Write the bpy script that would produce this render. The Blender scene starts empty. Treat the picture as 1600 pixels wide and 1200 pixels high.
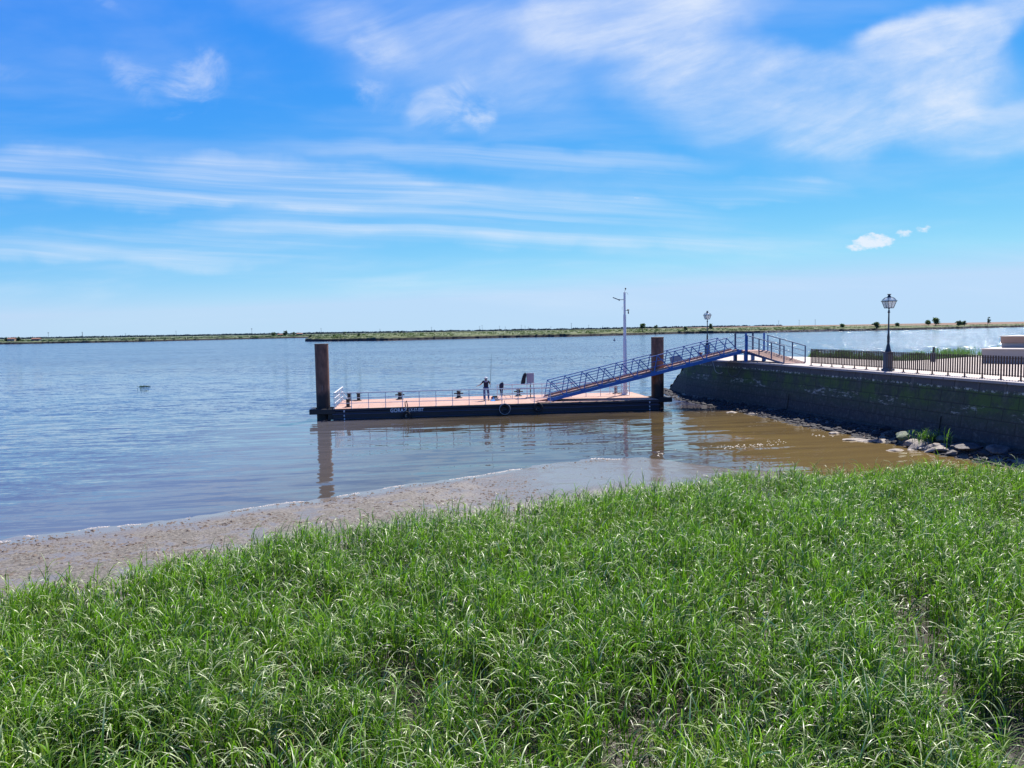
import bpy, bmesh, math, random
import numpy as np
from mathutils import Vector, Matrix, noise as mnoise
R = math.radians
random.seed(7)
rng = np.random.default_rng(7)
sc = bpy.context.scene
COL = sc.collection

# ------------------------------------------------------------------ camera
cam_d = bpy.data.cameras.new('camera'); cam = bpy.data.objects.new('camera', cam_d); COL.objects.link(cam)
cam_d.sensor_width = 36.0; cam_d.lens = 1180.0 / 1600 * 36; cam_d.clip_end = 20000; cam_d.clip_start = 0.1
cam.matrix_world = Matrix.Translation((0, 0, 6)) @ Matrix.Rotation(R(90) - math.atan(83.5 / 1180), 4, 'X') @ Matrix.Rotation(R(-0.967), 4, 'Z')
sc.camera = cam

# ------------------------------------------------------------------ light
SUN_EL, SUN_AZ = 56.0, 32.0          # azimuth measured from +Y towards +X
sd = bpy.data.lights.new('sun', 'SUN'); sun = bpy.data.objects.new('sun', sd); COL.objects.link(sun)
sd.energy = 4.6; sd.angle = R(0.5); sd.color = (1.0, 0.95, 0.87)
dv = Vector((math.sin(R(SUN_AZ)) * math.cos(R(SUN_EL)), math.cos(R(SUN_AZ)) * math.cos(R(SUN_EL)), math.sin(R(SUN_EL))))
sun.rotation_euler = dv.to_track_quat('Z', 'Y').to_euler()
sun.location = (30, 30, 60)
sc.view_settings.view_transform = 'Standard'; sc.view_settings.look = 'None'
EXPO = 0.95; sc.view_settings.exposure = EXPO; sc.view_settings.gamma = 1

class NT:
    """tiny node helper"""
    def __init__(s, tree): s.t = tree; s.n = tree.nodes; s.l = tree.links
    def new(s, typ, **kw):
        nd = s.n.new(typ)
        for k, v in kw.items():
            if k == 'inp':
                for kk, vv in v.items(): s.put(nd.inputs[kk], vv)
            else: setattr(nd, k, v)
        return nd
    def put(s, sock, v):
        if isinstance(v, bpy.types.NodeSocket): s.l.new(v, sock)
        else: sock.default_value = v
    def math(s, op, a, b=None, c=None, clamp=False):
        nd = s.new('ShaderNodeMath', operation=op, use_clamp=clamp)
        s.put(nd.inputs[0], a)
        if b is not None: s.put(nd.inputs[1], b)
        if c is not None: s.put(nd.inputs[2], c)
        return nd.outputs[0]
    def smooth(s, v, a, b, lo=0.0, hi=1.0):
        nd = s.new('ShaderNodeMapRange', interpolation_type='SMOOTHSTEP')
        s.put(nd.inputs[0], v); s.put(nd.inputs[1], a); s.put(nd.inputs[2], b); s.put(nd.inputs[3], lo); s.put(nd.inputs[4], hi)
        return nd.outputs[0]
    def mix(s, f, a, b, blend='MIX'):
        nd = s.new('ShaderNodeMix', data_type='RGBA', blend_type=blend)
        s.put(nd.inputs[0], f); s.put(nd.inputs[6], a if isinstance(a, bpy.types.NodeSocket) else tuple(a) + (1,) if len(a) == 3 else a)
        s.put(nd.inputs[7], b if isinstance(b, bpy.types.NodeSocket) else tuple(b) + (1,) if len(b) == 3 else b)
        return nd.outputs[2]
    def noise(s, vec, scale, detail=4, rough=0.55, dist=0.0):
        nd = s.new('ShaderNodeTexNoise'); nd.inputs['Scale'].default_value = scale; nd.inputs['Detail'].default_value = detail
        nd.inputs['Roughness'].default_value = rough; nd.inputs['Distortion'].default_value = dist
        s.put(nd.inputs['Vector'], vec); return nd.outputs[0]
    def mapping(s, vec, scale=(1, 1, 1), rot=(0, 0, 0), loc=(0, 0, 0)):
        nd = s.new('ShaderNodeMapping'); s.put(nd.inputs[0], vec)
        nd.inputs['Scale'].default_value = scale; nd.inputs['Rotation'].default_value = rot; nd.inputs['Location'].default_value = loc
        return nd.outputs[0]

# ------------------------------------------------------------------ world
w = bpy.data.worlds.new('World'); sc.world = w; w.use_nodes = True
k = NT(w.node_tree); w.node_tree.nodes.clear()
sky = k.new('ShaderNodeTexSky', sky_type='NISHITA', sun_disc=False)
sky.sun_elevation = R(SUN_EL); sky.sun_rotation = R(SUN_AZ); sky.air_density = 1.0; sky.dust_density = 0.0; sky.ozone_density = 1.0; sky.altitude = 0
SE = 0.10                                  # background strength
# white balance and per-channel response of the camera (a strongly saturated daylight picture)
sk = k.new('ShaderNodeSeparateXYZ'); k.put(sk.inputs[0], sky.outputs[0]); sr, sg, sb = sk.outputs
KN = 0.12; KD = 1.0 / (SE * 2 ** EXPO)
def chan(c, p, gain, top=1.0): return k.math('MULTIPLY', k.math('POWER', k.math('MINIMUM', k.math('MULTIPLY', c, KN), top), p), gain * KD)
ck = k.new('ShaderNodeCombineXYZ'); k.put(ck.inputs[0], chan(sr, 1.85, .55, .96)); k.put(ck.inputs[1], chan(sg, .98, .72, 1.0)); k.put(ck.inputs[2], chan(sb, .12, .97))
tc = k.new('ShaderNodeTexCoord'); sep = k.new('ShaderNodeSeparateXYZ'); k.put(sep.inputs[0], tc.outputs['Generated'])
dx, dy, dz = sep.outputs
yy = k.math('MAXIMUM', dy, 0.05)
U = k.math('DIVIDE', dx, yy); V = k.math('DIVIDE', dz, yy)        # tangent coordinates of the sky in front (towards +Y)
front = k.smooth(dy, 0.1, 0.35)
def comb(u, v, z=0.0):
    c = k.new('ShaderNodeCombineXYZ'); k.put(c.inputs[0], u); k.put(c.inputs[1], v); k.put(c.inputs[2], z); return c.outputs[0]
UV = comb(U, V)
warp = k.noise(k.mapping(UV, (2.2, 2.2, 1)), 1.0, 3, 0.5)
Vw = k.math('ADD', V, k.math('MULTIPLY', k.math('SUBTRACT', warp, 0.5), 0.03))
wq = k.new('ShaderNodeTexNoise'); k.put(wq.inputs['Vector'], UV); wq.inputs['Scale'].default_value = 7; wq.inputs['Detail'].default_value = 6
wqs = k.new('ShaderNodeSeparateColor'); k.put(wqs.inputs[0], wq.outputs['Color'])
Uq = k.math('ADD', U, k.math('MULTIPLY', k.math('SUBTRACT', wqs.outputs[0], .5), .13)); Vq = k.math('ADD', V, k.math('MULTIPLY', k.math('SUBTRACT', wqs.outputs[1], .5), .07))
def uv_of(px, py): return ((px - 800) / 1180.0, (516.5 - py) / 1180.0 - 0.0169 * (px - 800) / 1180.0)
def blob(px, py, rx, ry, rot=0.0, soft=0.0):
    u0, v0 = uv_of(px, py); rx /= 1180.0; ry /= 1180.0
    a = k.math('SUBTRACT', Uq, u0); b = k.math('SUBTRACT', Vq, v0); c, s = math.cos(R(rot)), math.sin(R(rot))
    p = k.math('ADD', k.math('MULTIPLY', a, c / rx), k.math('MULTIPLY', b, s / rx))
    q = k.math('ADD', k.math('MULTIPLY', a, -s / ry), k.math('MULTIPLY', b, c / ry))
    d = k.math('ADD', k.math('MULTIPLY', p, p), k.math('MULTIPLY', q, q))
    return k.smooth(d, 1.0, soft)
def total(lst):
    o = lst[0]
    for x in lst[1:]: o = k.math('ADD', o, x)
    return k.math('MINIMUM', o, 1.0)
def wt(x, f): return k.math('MULTIPLY', x, f)
# long streaks, low
st_n = k.noise(k.mapping(comb(U, Vw), (1.1, 27, 1), (0, 0, 0), (3.1, 0, 0)), 1.0, 4, 0.55)
rotn = k.new('ShaderNodeVectorRotate', rotation_type='Z_AXIS'); k.put(rotn.inputs['Vector'], comb(U, Vw)); rotn.inputs['Angle'].default_value = R(4.5)
st_n = k.noise(k.mapping(rotn.outputs[0], (.9, 33, 1), (0, 0, 0), (3.1, 5.3, 0)), 1.0, 5, 0.6)
st_m = total([blob(230, 285, 620, 48, -3.5), wt(blob(700, 330, 560, 50, -4), 0.8), wt(blob(150, 385, 520, 32, -2), 0.7), wt(blob(1120, 300, 260, 26, -4), 0.75), wt(blob(800, 250, 420, 30, -3), 0.55), wt(blob(700, 372, 700, 22, -2.5), 0.6)])
st_n2 = k.noise(k.mapping(rotn.outputs[0], (1.6, 75, 1), (0, 0, 0), (1.1, 2.3, 0)), 1.0, 4, 0.6)
st_n = k.math('ADD', k.math('MULTIPLY', st_n, .68), k.math('MULTIPLY', st_n2, .32))
streak = k.math('MULTIPLY', k.smooth(st_n, 0.40, 0.68), st_m)
streak = k.math('ADD', streak, k.math('MULTIPLY', st_m, 0.16))
# torn cirrus, high
rot2 = k.new('ShaderNodeVectorRotate', rotation_type='Z_AXIS'); k.put(rot2.inputs['Vector'], UV); rot2.inputs['Angle'].default_value = R(-14)
c_n = k.noise(k.mapping(rot2.outputs[0], (3.0, 8.5, 1), (0, 0, 0), (1.7, 2.2, 0)), 1.0, 9, 0.6, 0.5)
c_m = total([blob(1180, 165, 280, 105, -12), blob(1400, 150, 220, 115, 22), wt(blob(1560, 200, 180, 60, 15), 0.85), wt(blob(1010, 30, 240, 85, 5), .85), wt(blob(1520, 45, 220, 50, 12), 0.85), wt(blob(720, 70, 320, 150, -20), 0.5), wt(blob(500, 30, 200, 60, -20), 0.35)])
cirr = k.smooth(k.math('ADD', c_n, k.math('MULTIPLY', c_m, 0.14)), 0.38, 0.86)
fib = k.noise(k.mapping(rot2.outputs[0], (7, 38, 1), (0, 0, 0), (0, 1.3, 0)), 1.0, 7, 0.65, 0.8); fib2 = k.noise(k.mapping(UV, (16, 26, 1)), 1.0, 8, 0.7, 0.5)
cirr = k.math('MULTIPLY', k.math('MULTIPLY', cirr, k.smooth(c_m, 0.0, 0.95)), k.smooth(k.math('ADD', k.math('MULTIPLY', fib, .6), k.math('MULTIPLY', fib2, .4)), .30, .66, .5, 1.0))
# small tufts
f_n = k.noise(k.mapping(UV, (9, 14, 1), (0, 0, 0), (0.3, 0, 0)), 1.0, 8, 0.62, 0.6)
f_m = total([blob(602, 152, 52, 44, 0), wt(blob(693, 178, 70, 46, 15), 0.9), blob(763, 190, 38, 28, 0), wt(blob(255, 140, 110, 42, -28), 0.75), wt(blob(332, 125, 66, 64, 30), 0.8), wt(blob(195, 25, 55, 14, -40), 0.55), wt(blob(30, 120, 80, 20, -5), 0.5), wt(blob(620, 90, 80, 40, -30), 0.6)])
tuft = k.math('MULTIPLY', k.smooth(k.math('ADD', f_n, k.math('MULTIPLY', f_m, 0.10)), 0.46, 0.80), k.math('POWER', f_m, 1.0))
# small sharp cumulus
g_n = k.noise(k.mapping(UV, (55, 110, 1)), 1.0, 5, 0.65)
g_m = total([blob(1365, 385, 44, 14, 2), wt(blob(1412, 372, 20, 8, 0), 0.62), wt(blob(1446, 366, 20, 7, 0), 0.62), wt(blob(985, 324, 14, 4, 0), 0.45)])
cumu = k.math('MULTIPLY', k.smooth(k.math('ADD', k.math('MULTIPLY', g_m, 0.45), g_n), 0.62, 0.95), k.smooth(g_m, .0, .3))
# faint veil all round the sky
sph = comb(k.math('DIVIDE', dx, k.math('ADD', k.math('MAXIMUM', dz, 0.0), 0.18)), k.math('DIVIDE', dy, k.math('ADD', k.math('MAXIMUM', dz, 0.0), 0.18)))
v_n = k.noise(k.mapping(sph, (0.8, 1.7, 1)), 1.0, 6, 0.55, 0.4)
veil = k.math('ADD', k.smooth(v_n, 0.42, 0.85, 0.0, 0.30), k.math('MULTIPLY', c_m, k.smooth(v_n, .25, .7, .05, .28)))
dens = k.math('ADD', k.math('MULTIPLY', streak, 0.55), k.math('MULTIPLY', cirr, 0.70))
dens = k.math('ADD', dens, k.math('MULTIPLY', tuft, 0.55)); dens = k.math('ADD', dens, k.math('MULTIPLY', cumu, 0.85))
dens = k.math('MULTIPLY', dens, front)
dens = k.math('MINIMUM', k.math('ADD', dens, veil), 0.95)
dens = k.math('MULTIPLY', dens, k.smooth(dz, 0.0, 0.06))
# cloud brightness follows the sky strength (values in sky units)
deep = k.smooth(dz, .46, .95, 1.0, .5); dk = k.new('ShaderNodeVectorMath', operation='SCALE'); k.put(dk.inputs[0], ck.outputs[0]); k.put(dk.inputs['Scale'], deep)
skyc = k.mix(dens, dk.outputs[0], (.84 * KD, .90 * KD, 1.0 * KD))
bg = k.new('ShaderNodeBackground'); bg.inputs[1].default_value = SE; k.put(bg.inputs[0], skyc)
wo = k.new('ShaderNodeOutputWorld'); k.l.new(bg.outputs[0], wo.inputs[0])

# ------------------------------------------------------------------ materials
def mat(name, color=(.5, .5, .5), rough=0.6, metal=0.0, var=0.12, vscale=3.0, bump=0.0, bscale=20.0, spec=None):
    m = bpy.data.materials.new(name); m.use_nodes = True; t = NT(m.node_tree)
    b = m.node_tree.nodes['Principled BSDF']
    g = t.new('ShaderNodeTexCoord').outputs['Object']
    n = t.noise(g, vscale, 6, 0.6)
    d = t.math('MULTIPLY_ADD', n, var * 2, 1 - var)
    hsv = t.new('ShaderNodeHueSaturation'); hsv.inputs['Color'].default_value = tuple(color) + (1,); t.put(hsv.inputs['Value'], d)
    t.put(b.inputs['Base Color'], hsv.outputs[0]); b.inputs['Metallic'].default_value = metal
    t.put(b.inputs['Roughness'], t.math('MULTIPLY_ADD', n, 0.25, rough - 0.12))
    if spec is not None: b.inputs['Specular IOR Level'].default_value = spec
    if bump:
        bp = t.new('ShaderNodeBump'); bp.inputs['Strength'].default_value = bump; bp.inputs['Distance'].default_value = 0.02
        t.put(bp.inputs['Height'], t.noise(g, bscale, 5)); t.put(b.inputs['Normal'], bp.outputs[0])
    return m
M = {}
M['steel'] = mat('galvanised_steel', (.66, .65, .65), .5, .1, .1)
M['navy'] = mat('hull_navy', (.006, .009, .022), .45, 0, .5, 1.5, .3, 8)
M['navy_edge'] = mat('hull_worn_edge', (.035, .05, .10), .45, 0, .6, 2.0, .3, 8)
M['black'] = mat('black_paint', (.012, .012, .016), .5, 0, .4)
M['rubber'] = mat('rubber', (.015, .015, .017), .75, 0, .3)
M['worn'] = mat('worn_rubber_edge', (.32, .32, .34), .7, 0, .4, 9)
M['blue'] = mat('blue_paint', (.018, .12, .38), .42, 0, .35, 2.5)
M['blue_dark'] = mat('blue_grey_paint', (.02, .05, .13), .45, 0, .3, 2.5)
M['white'] = mat('white_paint', (.78, .78, .80), .5, 0, .08)
M['pole'] = mat('pale_pole_paint', (.68, .67, .70), .45, .05, .1)
M['panel'] = mat('grey_panel', (.33, .30, .36), .5, .1, .08)
M['lampgreen'] = mat('lamp_iron', (.025, .035, .05), .42, .3, .25, 6)
M['lampgrey'] = mat('lamp_pedestal_iron', (.075, .09, .12), .5, .2, .3, 5)
M['corten'] = mat('brown_steel', (.085, .055, .045), .65, .2, .3)
M['redbollard'] = mat('red_bollard', (.12, .035, .03), .6, 0, .3)
M['denim'] = mat('denim', (.06, .09, .19), .85, 0, .3, 15)
M['shirt'] = mat('dark_shirt', (.010, .014, .035), .9, 0, .3, 15)
M['hood'] = mat('grey_hood', (.24, .24, .33), .9, 0, .2, 15)
M['skin'] = mat('skin', (.38, .2, .14), .55, 0, .08, 8)
M['cap'] = mat('white_cap', (.75, .74, .72), .8, 0, .06)
M['hair'] = mat('hair', (.04, .03, .025), .7, 0, .2)
M['jacket'] = mat('navy_jacket', (.010, .016, .05), .85, 0, .35, 9, .4, 12)
M['blackcloth'] = mat('black_jacket', (.008, .010, .018), .8, 0, .35, 9, .4, 12)
M['bluecloth'] = mat('bright_blue_cloth', (.01, .30, .85), .7, 0, .15)
M['red'] = mat('red_plastic', (.5, .03, .03), .4, 0, .1)
M['cream'] = mat('cream_plastic', (.75, .62, .48), .5, 0, .1)
M['rope'] = mat('rope', (.40, .38, .34), .9, 0, .2, 12)
M['block_pale'] = mat('pale_concrete', (.62, .55, .47), .8, 0, .12, 2, .2, 10)
M['block_brown'] = mat('brown_stone', (.30, .20, .15), .8, 0, .15, 3, .2, 10)
M['block_grey'] = mat('grey_concrete', (.32, .29, .27), .8, 0, .15, 3, .2, 10)
M['bark'] = mat('bark', (.06, .05, .04), .9, 0, .2)
M['pylon'] = mat('pylon', (.10, .12, .14), .7, 0, .1)
M['roof'] = mat('roof_tile', (.25, .12, .08), .8, 0, .15)
M['plaster'] = mat('plaster', (.42, .34, .27), .8, 0, .1)
M['buoyblue'] = mat('buoy_blue', (.02, .04, .12), .5)

def mat_nodes(name):
    m = bpy.data.materials.new(name); m.use_nodes = True; t = NT(m.node_tree)
    g = t.new('ShaderNodeNewGeometry').outputs['Position']
    s = t.new('ShaderNodeSeparateXYZ'); t.put(s.inputs[0], g)
    return m, t, m.node_tree.nodes['Principled BSDF'], g, s.outputs

def foliage_mat(name, c1, c2, trans=.3, scale=4.0, rough=.6, attr=False):
    m, t, b, g, xyz = mat_nodes(name)
    if attr: n = t.new('ShaderNodeAttribute', attribute_name='tint').outputs['Fac']
    else: n = t.smooth(t.noise(g, scale, 6, .65), .3, .7)
    c = t.mix(n, c1, c2); t.put(b.inputs['Base Color'], c); b.inputs['Roughness'].default_value = rough
    tr = t.new('ShaderNodeBsdfTranslucent'); t.put(tr.inputs[0], t.mix(.5, c, (.25, .55, .03), 'MIX'))
    ms = t.new('ShaderNodeMixShader'); ms.inputs[0].default_value = trans
    out = m.node_tree.nodes['Material Output']
    t.l.new(b.outputs[0], ms.inputs[1]); t.l.new(tr.outputs[0], ms.inputs[2]); t.l.new(ms.outputs[0], out.inputs[0])
    return m, b
M['tree'], _ = foliage_mat('tree_leaves', (.03, .055, .025), (.07, .11, .04), .2, .5)
M['treefar'], _ = foliage_mat('bush_leaves', (.025, .04, .035), (.05, .075, .05), .15, .5)
M['reedback'], _ = foliage_mat('quay_reed', (.04, .09, .03), (.10, .19, .06), .3, 1.5, attr=True)

# marsh grass: waxy blades, random tint per blade plus painted shade and sheen
m, t, b, g, xyz = mat_nodes('marsh_grass_blades'); M['grass'] = m
at = t.new('ShaderNodeAttribute', attribute_name='tint').outputs['Fac']
big = t.noise(t.mapping(g, (.35, .35, .35)), 1.0, 3)
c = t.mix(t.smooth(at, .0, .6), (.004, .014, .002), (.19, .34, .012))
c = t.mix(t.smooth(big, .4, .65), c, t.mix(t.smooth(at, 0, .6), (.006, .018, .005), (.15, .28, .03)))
c = t.mix(t.math('MULTIPLY', t.smooth(t.noise(t.mapping(g, (.16, .2, .2), (0, 0, 0), (7, 3, 0)), 1.0, 3), .45, .6), t.smooth(at, .1, .5)), c, (.22, .31, .012))
c = t.mix(t.smooth(at, .60, .78), c, (.62, .70, .38))  # pale leaf colour paints the sun sheen on arching blades
c = t.mix(t.smooth(at, .93, .97), c, (.34, .27, .13))
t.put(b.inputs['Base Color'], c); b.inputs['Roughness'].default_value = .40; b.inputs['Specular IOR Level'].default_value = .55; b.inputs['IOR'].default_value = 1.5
tr = t.new('ShaderNodeBsdfTranslucent'); t.put(tr.inputs[0], t.mix(at, (.07, .26, .004), (.26, .52, .02)))
ms = t.new('ShaderNodeMixShader'); t.put(ms.inputs[0], t.smooth(at, 0, .5, .10, .40))
t.l.new(b.outputs[0], ms.inputs[1]); t.l.new(tr.outputs[0], ms.inputs[2]); t.l.new(ms.outputs[0], m.node_tree.nodes['Material Output'].inputs[0])

# rusty pile
m, t, b, g, xyz = mat_nodes('rusty_pile'); M['pile'] = m
o = t.new('ShaderNodeTexCoord').outputs['Object']
n1 = t.noise(t.mapping(o, (3, 3, 1.0)), 1.0, 8, .7); n2 = t.noise(t.mapping(o, (9, 9, .8), (0, 0, 0), (2, 4, 1)), 1.0, 5, .6)
c = t.mix(t.smooth(n1, .35, .65), (.085, .035, .024), (.21, .10, .065))
c = t.mix(t.smooth(n2, .62, .72), c, (.26, .22, .21)); 
z = xyz[2]; zz = t.math('ADD', z, t.math('MULTIPLY', n1, 1.4))
c = t.mix(t.smooth(zz, 2.3, 3.1), (.012, .010, .012), c)
ring = t.smooth(t.noise(t.mapping(o, (.4, .4, 14)), 1.0, 3), .6, .7); c = t.mix(t.math('MULTIPLY', ring, .5), c, (.03, .018, .015))
t.put(b.inputs['Base Color'], c); b.inputs['Roughness'].default_value = .62
bp = t.new('ShaderNodeBump'); bp.inputs['Strength'].default_value = .5; bp.inputs['Distance'].default_value = .03; t.put(bp.inputs['Height'], n1); t.put(b.inputs['Normal'], bp.outputs[0])

# pink-brown deck boards
def deck_mat(name, c1, c2, ang):
    m, t, b, g, xyz = mat_nodes(name)
    o = t.new('ShaderNodeTexCoord').outputs['Object']
    br = t.new('ShaderNodeTexBrick'); t.put(br.inputs['Vector'], t.mapping(o, (1, 1, 1), (0, 0, ang)))
    br.inputs['Color1'].default_value = c1 + (1,); br.inputs['Color2'].default_value = c2 + (1,); br.inputs['Mortar'].default_value = (c1[0] * .35, c1[1] * .3, c1[2] * .3, 1)
    br.inputs['Scale'].default_value = 1; br.inputs['Brick Width'].default_value = 3.4; br.inputs['Row Height'].default_value = .145; br.inputs['Mortar Size'].default_value = .008
    n = t.noise(o, .8, 6, .65)
    t.put(b.inputs['Base Color'], t.mix(t.smooth(n, .35, .7), br.outputs[0], t.mix(.35, br.outputs[0], (.50, .38, .31))))
    b.inputs['Roughness'].default_value = .75
    return m
M['deck'] = deck_mat('deck_boards', (.37, .205, .150), (.42, .24, .18), 0)
M['rampdeck'] = deck_mat('ramp_boards', (.30, .15, .125), (.36, .19, .16), 0)
M['gangdeck'] = deck_mat('gangway_boards', (.34, .18, .14), (.38, .21, .17), 0)

# quay wall : algae, salt lines, dark wet foot
m, t, b, g, xyz = mat_nodes('quay_wall_stone'); M['wall'] = m
x, y, z = xyz
n1 = t.noise(g, .8, 8, .65); n2 = t.noise(t.mapping(g, (1.2, 1.2, .18)), 1.6, 5, .6); n3 = t.noise(t.mapping(g, (1.6, 1.6, 5)), 1.0, 9, .72); n4 = t.noise(g, 5.0, 8, .7)
zn = t.math('ADD', z, t.math('MULTIPLY', t.math('SUBTRACT', n1, .5), .7))
c = t.mix(t.smooth(zn, .9, 1.7), (.034, .033, .040), (.045, .058, .038)); c = t.mix(t.smooth(n4, .45, .72), c, (.095, .09, .085))
c = t.mix(t.math('MULTIPLY', t.smooth(zn, 1.7, 2.2), t.smooth(t.math('ADD', n1, t.math('MULTIPLY', n4, .5)), .66, .86)), c, (.062, .105, .026))
c = t.mix(t.smooth(zn, 2.85, 3.05), c, (.085, .08, .085))
c = t.mix(t.math('MULTIPLY', t.smooth(n2, .58, .72), t.smooth(z, 2.2, 3.2)), c, (.14, .13, .12))
d1 = t.math('ABSOLUTE', t.math('SUBTRACT', t.math('ADD', z, t.math('MULTIPLY', t.math('SUBTRACT', n1, .5), .22)), 2.92))
c = t.mix(t.math('MULTIPLY', t.smooth(d1, .08, .01), t.smooth(n4, .50, .60)), c, (.50, .48, .42))
bandm = t.math('MULTIPLY', t.smooth(t.math('ABSOLUTE', t.math('SUBTRACT', z, 1.95)), .42, .1), t.smooth(n3, .52, .62))
bandm = t.math('MULTIPLY', bandm, t.smooth(t.noise(t.mapping(g, (.25, .25, .6)), 1.0, 2), .47, .56))
c = t.mix(t.math('MULTIPLY', bandm, .8), c, (.42, .41, .37)); WALLC = c
b.inputs['Roughness'].default_value = .8
br = t.new('ShaderNodeTexBrick'); o3 = t.new('ShaderNodeSeparateXYZ'); cmb = t.new('ShaderNodeCombineXYZ'); t.put(cmb.inputs[0], y); t.put(cmb.inputs[1], z); t.put(br.inputs['Vector'], cmb.outputs[0])
br.inputs['Scale'].default_value = 1; br.inputs['Brick Width'].default_value = 1.5; br.inputs['Row Height'].default_value = .55; br.inputs['Mortar Size'].default_value = .028; t.put(b.inputs['Base Color'], t.mix(t.math('MULTIPLY', br.outputs['Fac'], .55), WALLC, (.014, .015, .016)))
bp = t.new('ShaderNodeBump'); bp.inputs['Strength'].default_value = .7; bp.inputs['Distance'].default_value = .06
t.put(bp.inputs['Height'], t.math('SUBTRACT', n4, t.math('MULTIPLY', br.outputs['Fac'], .6))); t.put(b.inputs['Normal'], bp.outputs[0])
# coping and pavement
def paving(name, c1, c2, sz, msz, amt):
    m, t, b, g, xyz = mat_nodes(name)
    br = t.new('ShaderNodeTexBrick'); t.put(br.inputs['Vector'], t.mapping(g, (1, 1, 1), (0, 0, R(10))))
    br.inputs['Color1'].default_value = c1 + (1,); br.inputs['Color2'].default_value = c2 + (1,); br.inputs['Mortar'].default_value = (c1[0] * .55, c1[1] * .5, c1[2] * .5, 1)
    br.inputs['Scale'].default_value = 1; br.inputs['Brick Width'].default_value = sz * 2; br.inputs['Row Height'].default_value = sz; br.inputs['Mortar Size'].default_value = msz
    n = t.noise(g, .7, 7, .65)
    t.put(b.inputs['Base Color'], t.mix(t.math('MULTIPLY', t.smooth(n, .4, .75), amt), br.outputs[0], (.30, .24, .18)))
    b.inputs['Roughness'].default_value = .8
    return m
M['pave'] = paving('pale_pavement', (.46, .39, .34), (.51, .43, .37), .6, .014, .5)
M['coping'] = paving('coping_stone', (.31, .28, .29), (.36, .33, .34), 1.3, .014, .6)

# mud and bed
m, t, b, g, xyz = mat_nodes('river_mud'); M['mud'] = m
x, y, z = xyz
s1 = t.noise(g, 1.1, 5, .6); s2 = t.noise(t.mapping(g, (1, 1.6, 1)), 9.0, 7, .7); vor = t.new('ShaderNodeTexVoronoi'); vor.inputs['Scale'].default_value = 11.0; t.put(vor.inputs['Vector'], t.mapping(g, (1, 1.5, 1)))
sand = t.smooth(z, 1.06, 1.14)
wetx = t.smooth(t.math('ADD', x, t.math('MULTIPLY', s1, 5)), -3.0, 4.5)          # smooth film towards the right
wetp = t.smooth(s1, .47, .60)
wet = t.math('MAXIMUM', t.math('MULTIPLY', wetx, t.smooth(z, .34, .18)), t.math('MULTIPLY', wetp, .75))
wet = t.math('MAXIMUM', wet, t.smooth(z, .085, .02))
c = t.mix(t.smooth(s2, .35, .68), (.060, .050, .042), (.225, .20, .165))
c = t.mix(wet, c, (.17, .14, .115))
c = t.mix(t.smooth(z, .30, .42), c, (.035, .028, .02))
c = t.mix(sand, c, (.36, .27, .19))
c = t.mix(t.smooth(z, -.02, -.25), c, (.12, .09, .05))
t.put(b.inputs['Base Color'], c)
t.put(b.inputs['Roughness'], t.math('MAXIMUM', t.math('SUBTRACT', .85, t.math('MULTIPLY', wet, .74)), .07))
bp = t.new('ShaderNodeBump'); bp.inputs['Distance'].default_value = .05
t.put(bp.inputs['Strength'], t.math('SUBTRACT', 1.0, t.math('MULTIPLY', wet, .95)))
t.put(bp.inputs['Height'], t.math('ADD', s2, t.math('MULTIPLY', vor.outputs[0], .5))); t.put(b.inputs['Normal'], bp.outputs[0])
M['clod'] = mat('mud_clod', (.12, .088, .065), .8, 0, .7, 3.0)
M['darkrub'] = mat('dark_rubble', (.032, .030, .034), .85, 0, .6, 1.2, .4, 9)

def rock_mat(name, c1, c2, moss=0.0):
    m, t, b, g, xyz = mat_nodes(name)
    n = t.noise(g, 3.0, 8, .7); nb = t.noise(g, 18, 6, .7)
    c = t.mix(t.smooth(n, .35, .65), c1, c2)
    if moss: c = t.mix(t.math('MULTIPLY', t.smooth(t.noise(g, 1.7, 4), .4, .6), moss), c, (.10, .15, .05))
    t.put(b.inputs['Base Color'], c); b.inputs['Roughness'].default_value = .7
    bp = t.new('ShaderNodeBump'); bp.inputs['Strength'].default_value = .6; bp.inputs['Distance'].default_value = .04; t.put(bp.inputs['Height'], nb); t.put(b.inputs['Normal'], bp.outputs[0])
    return m
M['rock_pale'] = rock_mat('pale_rock', (.15, .12, .10), (.31, .26, .215))
M['rock_dark'] = rock_mat('dark_rock', (.05, .045, .045), (.14, .12, .11))
M['rock_moss'] = rock_mat('mossy_rock', (.10, .11, .09), (.17, .19, .15), .7)

# water
m, t, b, g, xyz = mat_nodes('river_water'); M['water'] = m
x, y, z = xyz
rotg = t.mapping(g, (1, 1, 1), (0, 0, R(-9)))
dirt = t.noise(t.mapping(g, (.02, .06, 1)), 1.0, 4)
shal = t.math('MULTIPLY', t.smooth(x, 6, 13), t.smooth(y, 62, 44))
w1 = t.noise(t.mapping(rotg, (.22, .95, 1)), 1.0, 3, .5, .35)
w2 = t.noise(t.mapping(rotg, (1.1, 3.2, 1)), 1.0, 4, .6, .2)
w3 = t.noise(t.mapping(rotg, (3.5, 8.0, 1)), 1.0, 3, .6)
w0 = t.noise(t.mapping(rotg, (.05, .14, 1)), 1.0, 3, .5)
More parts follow.
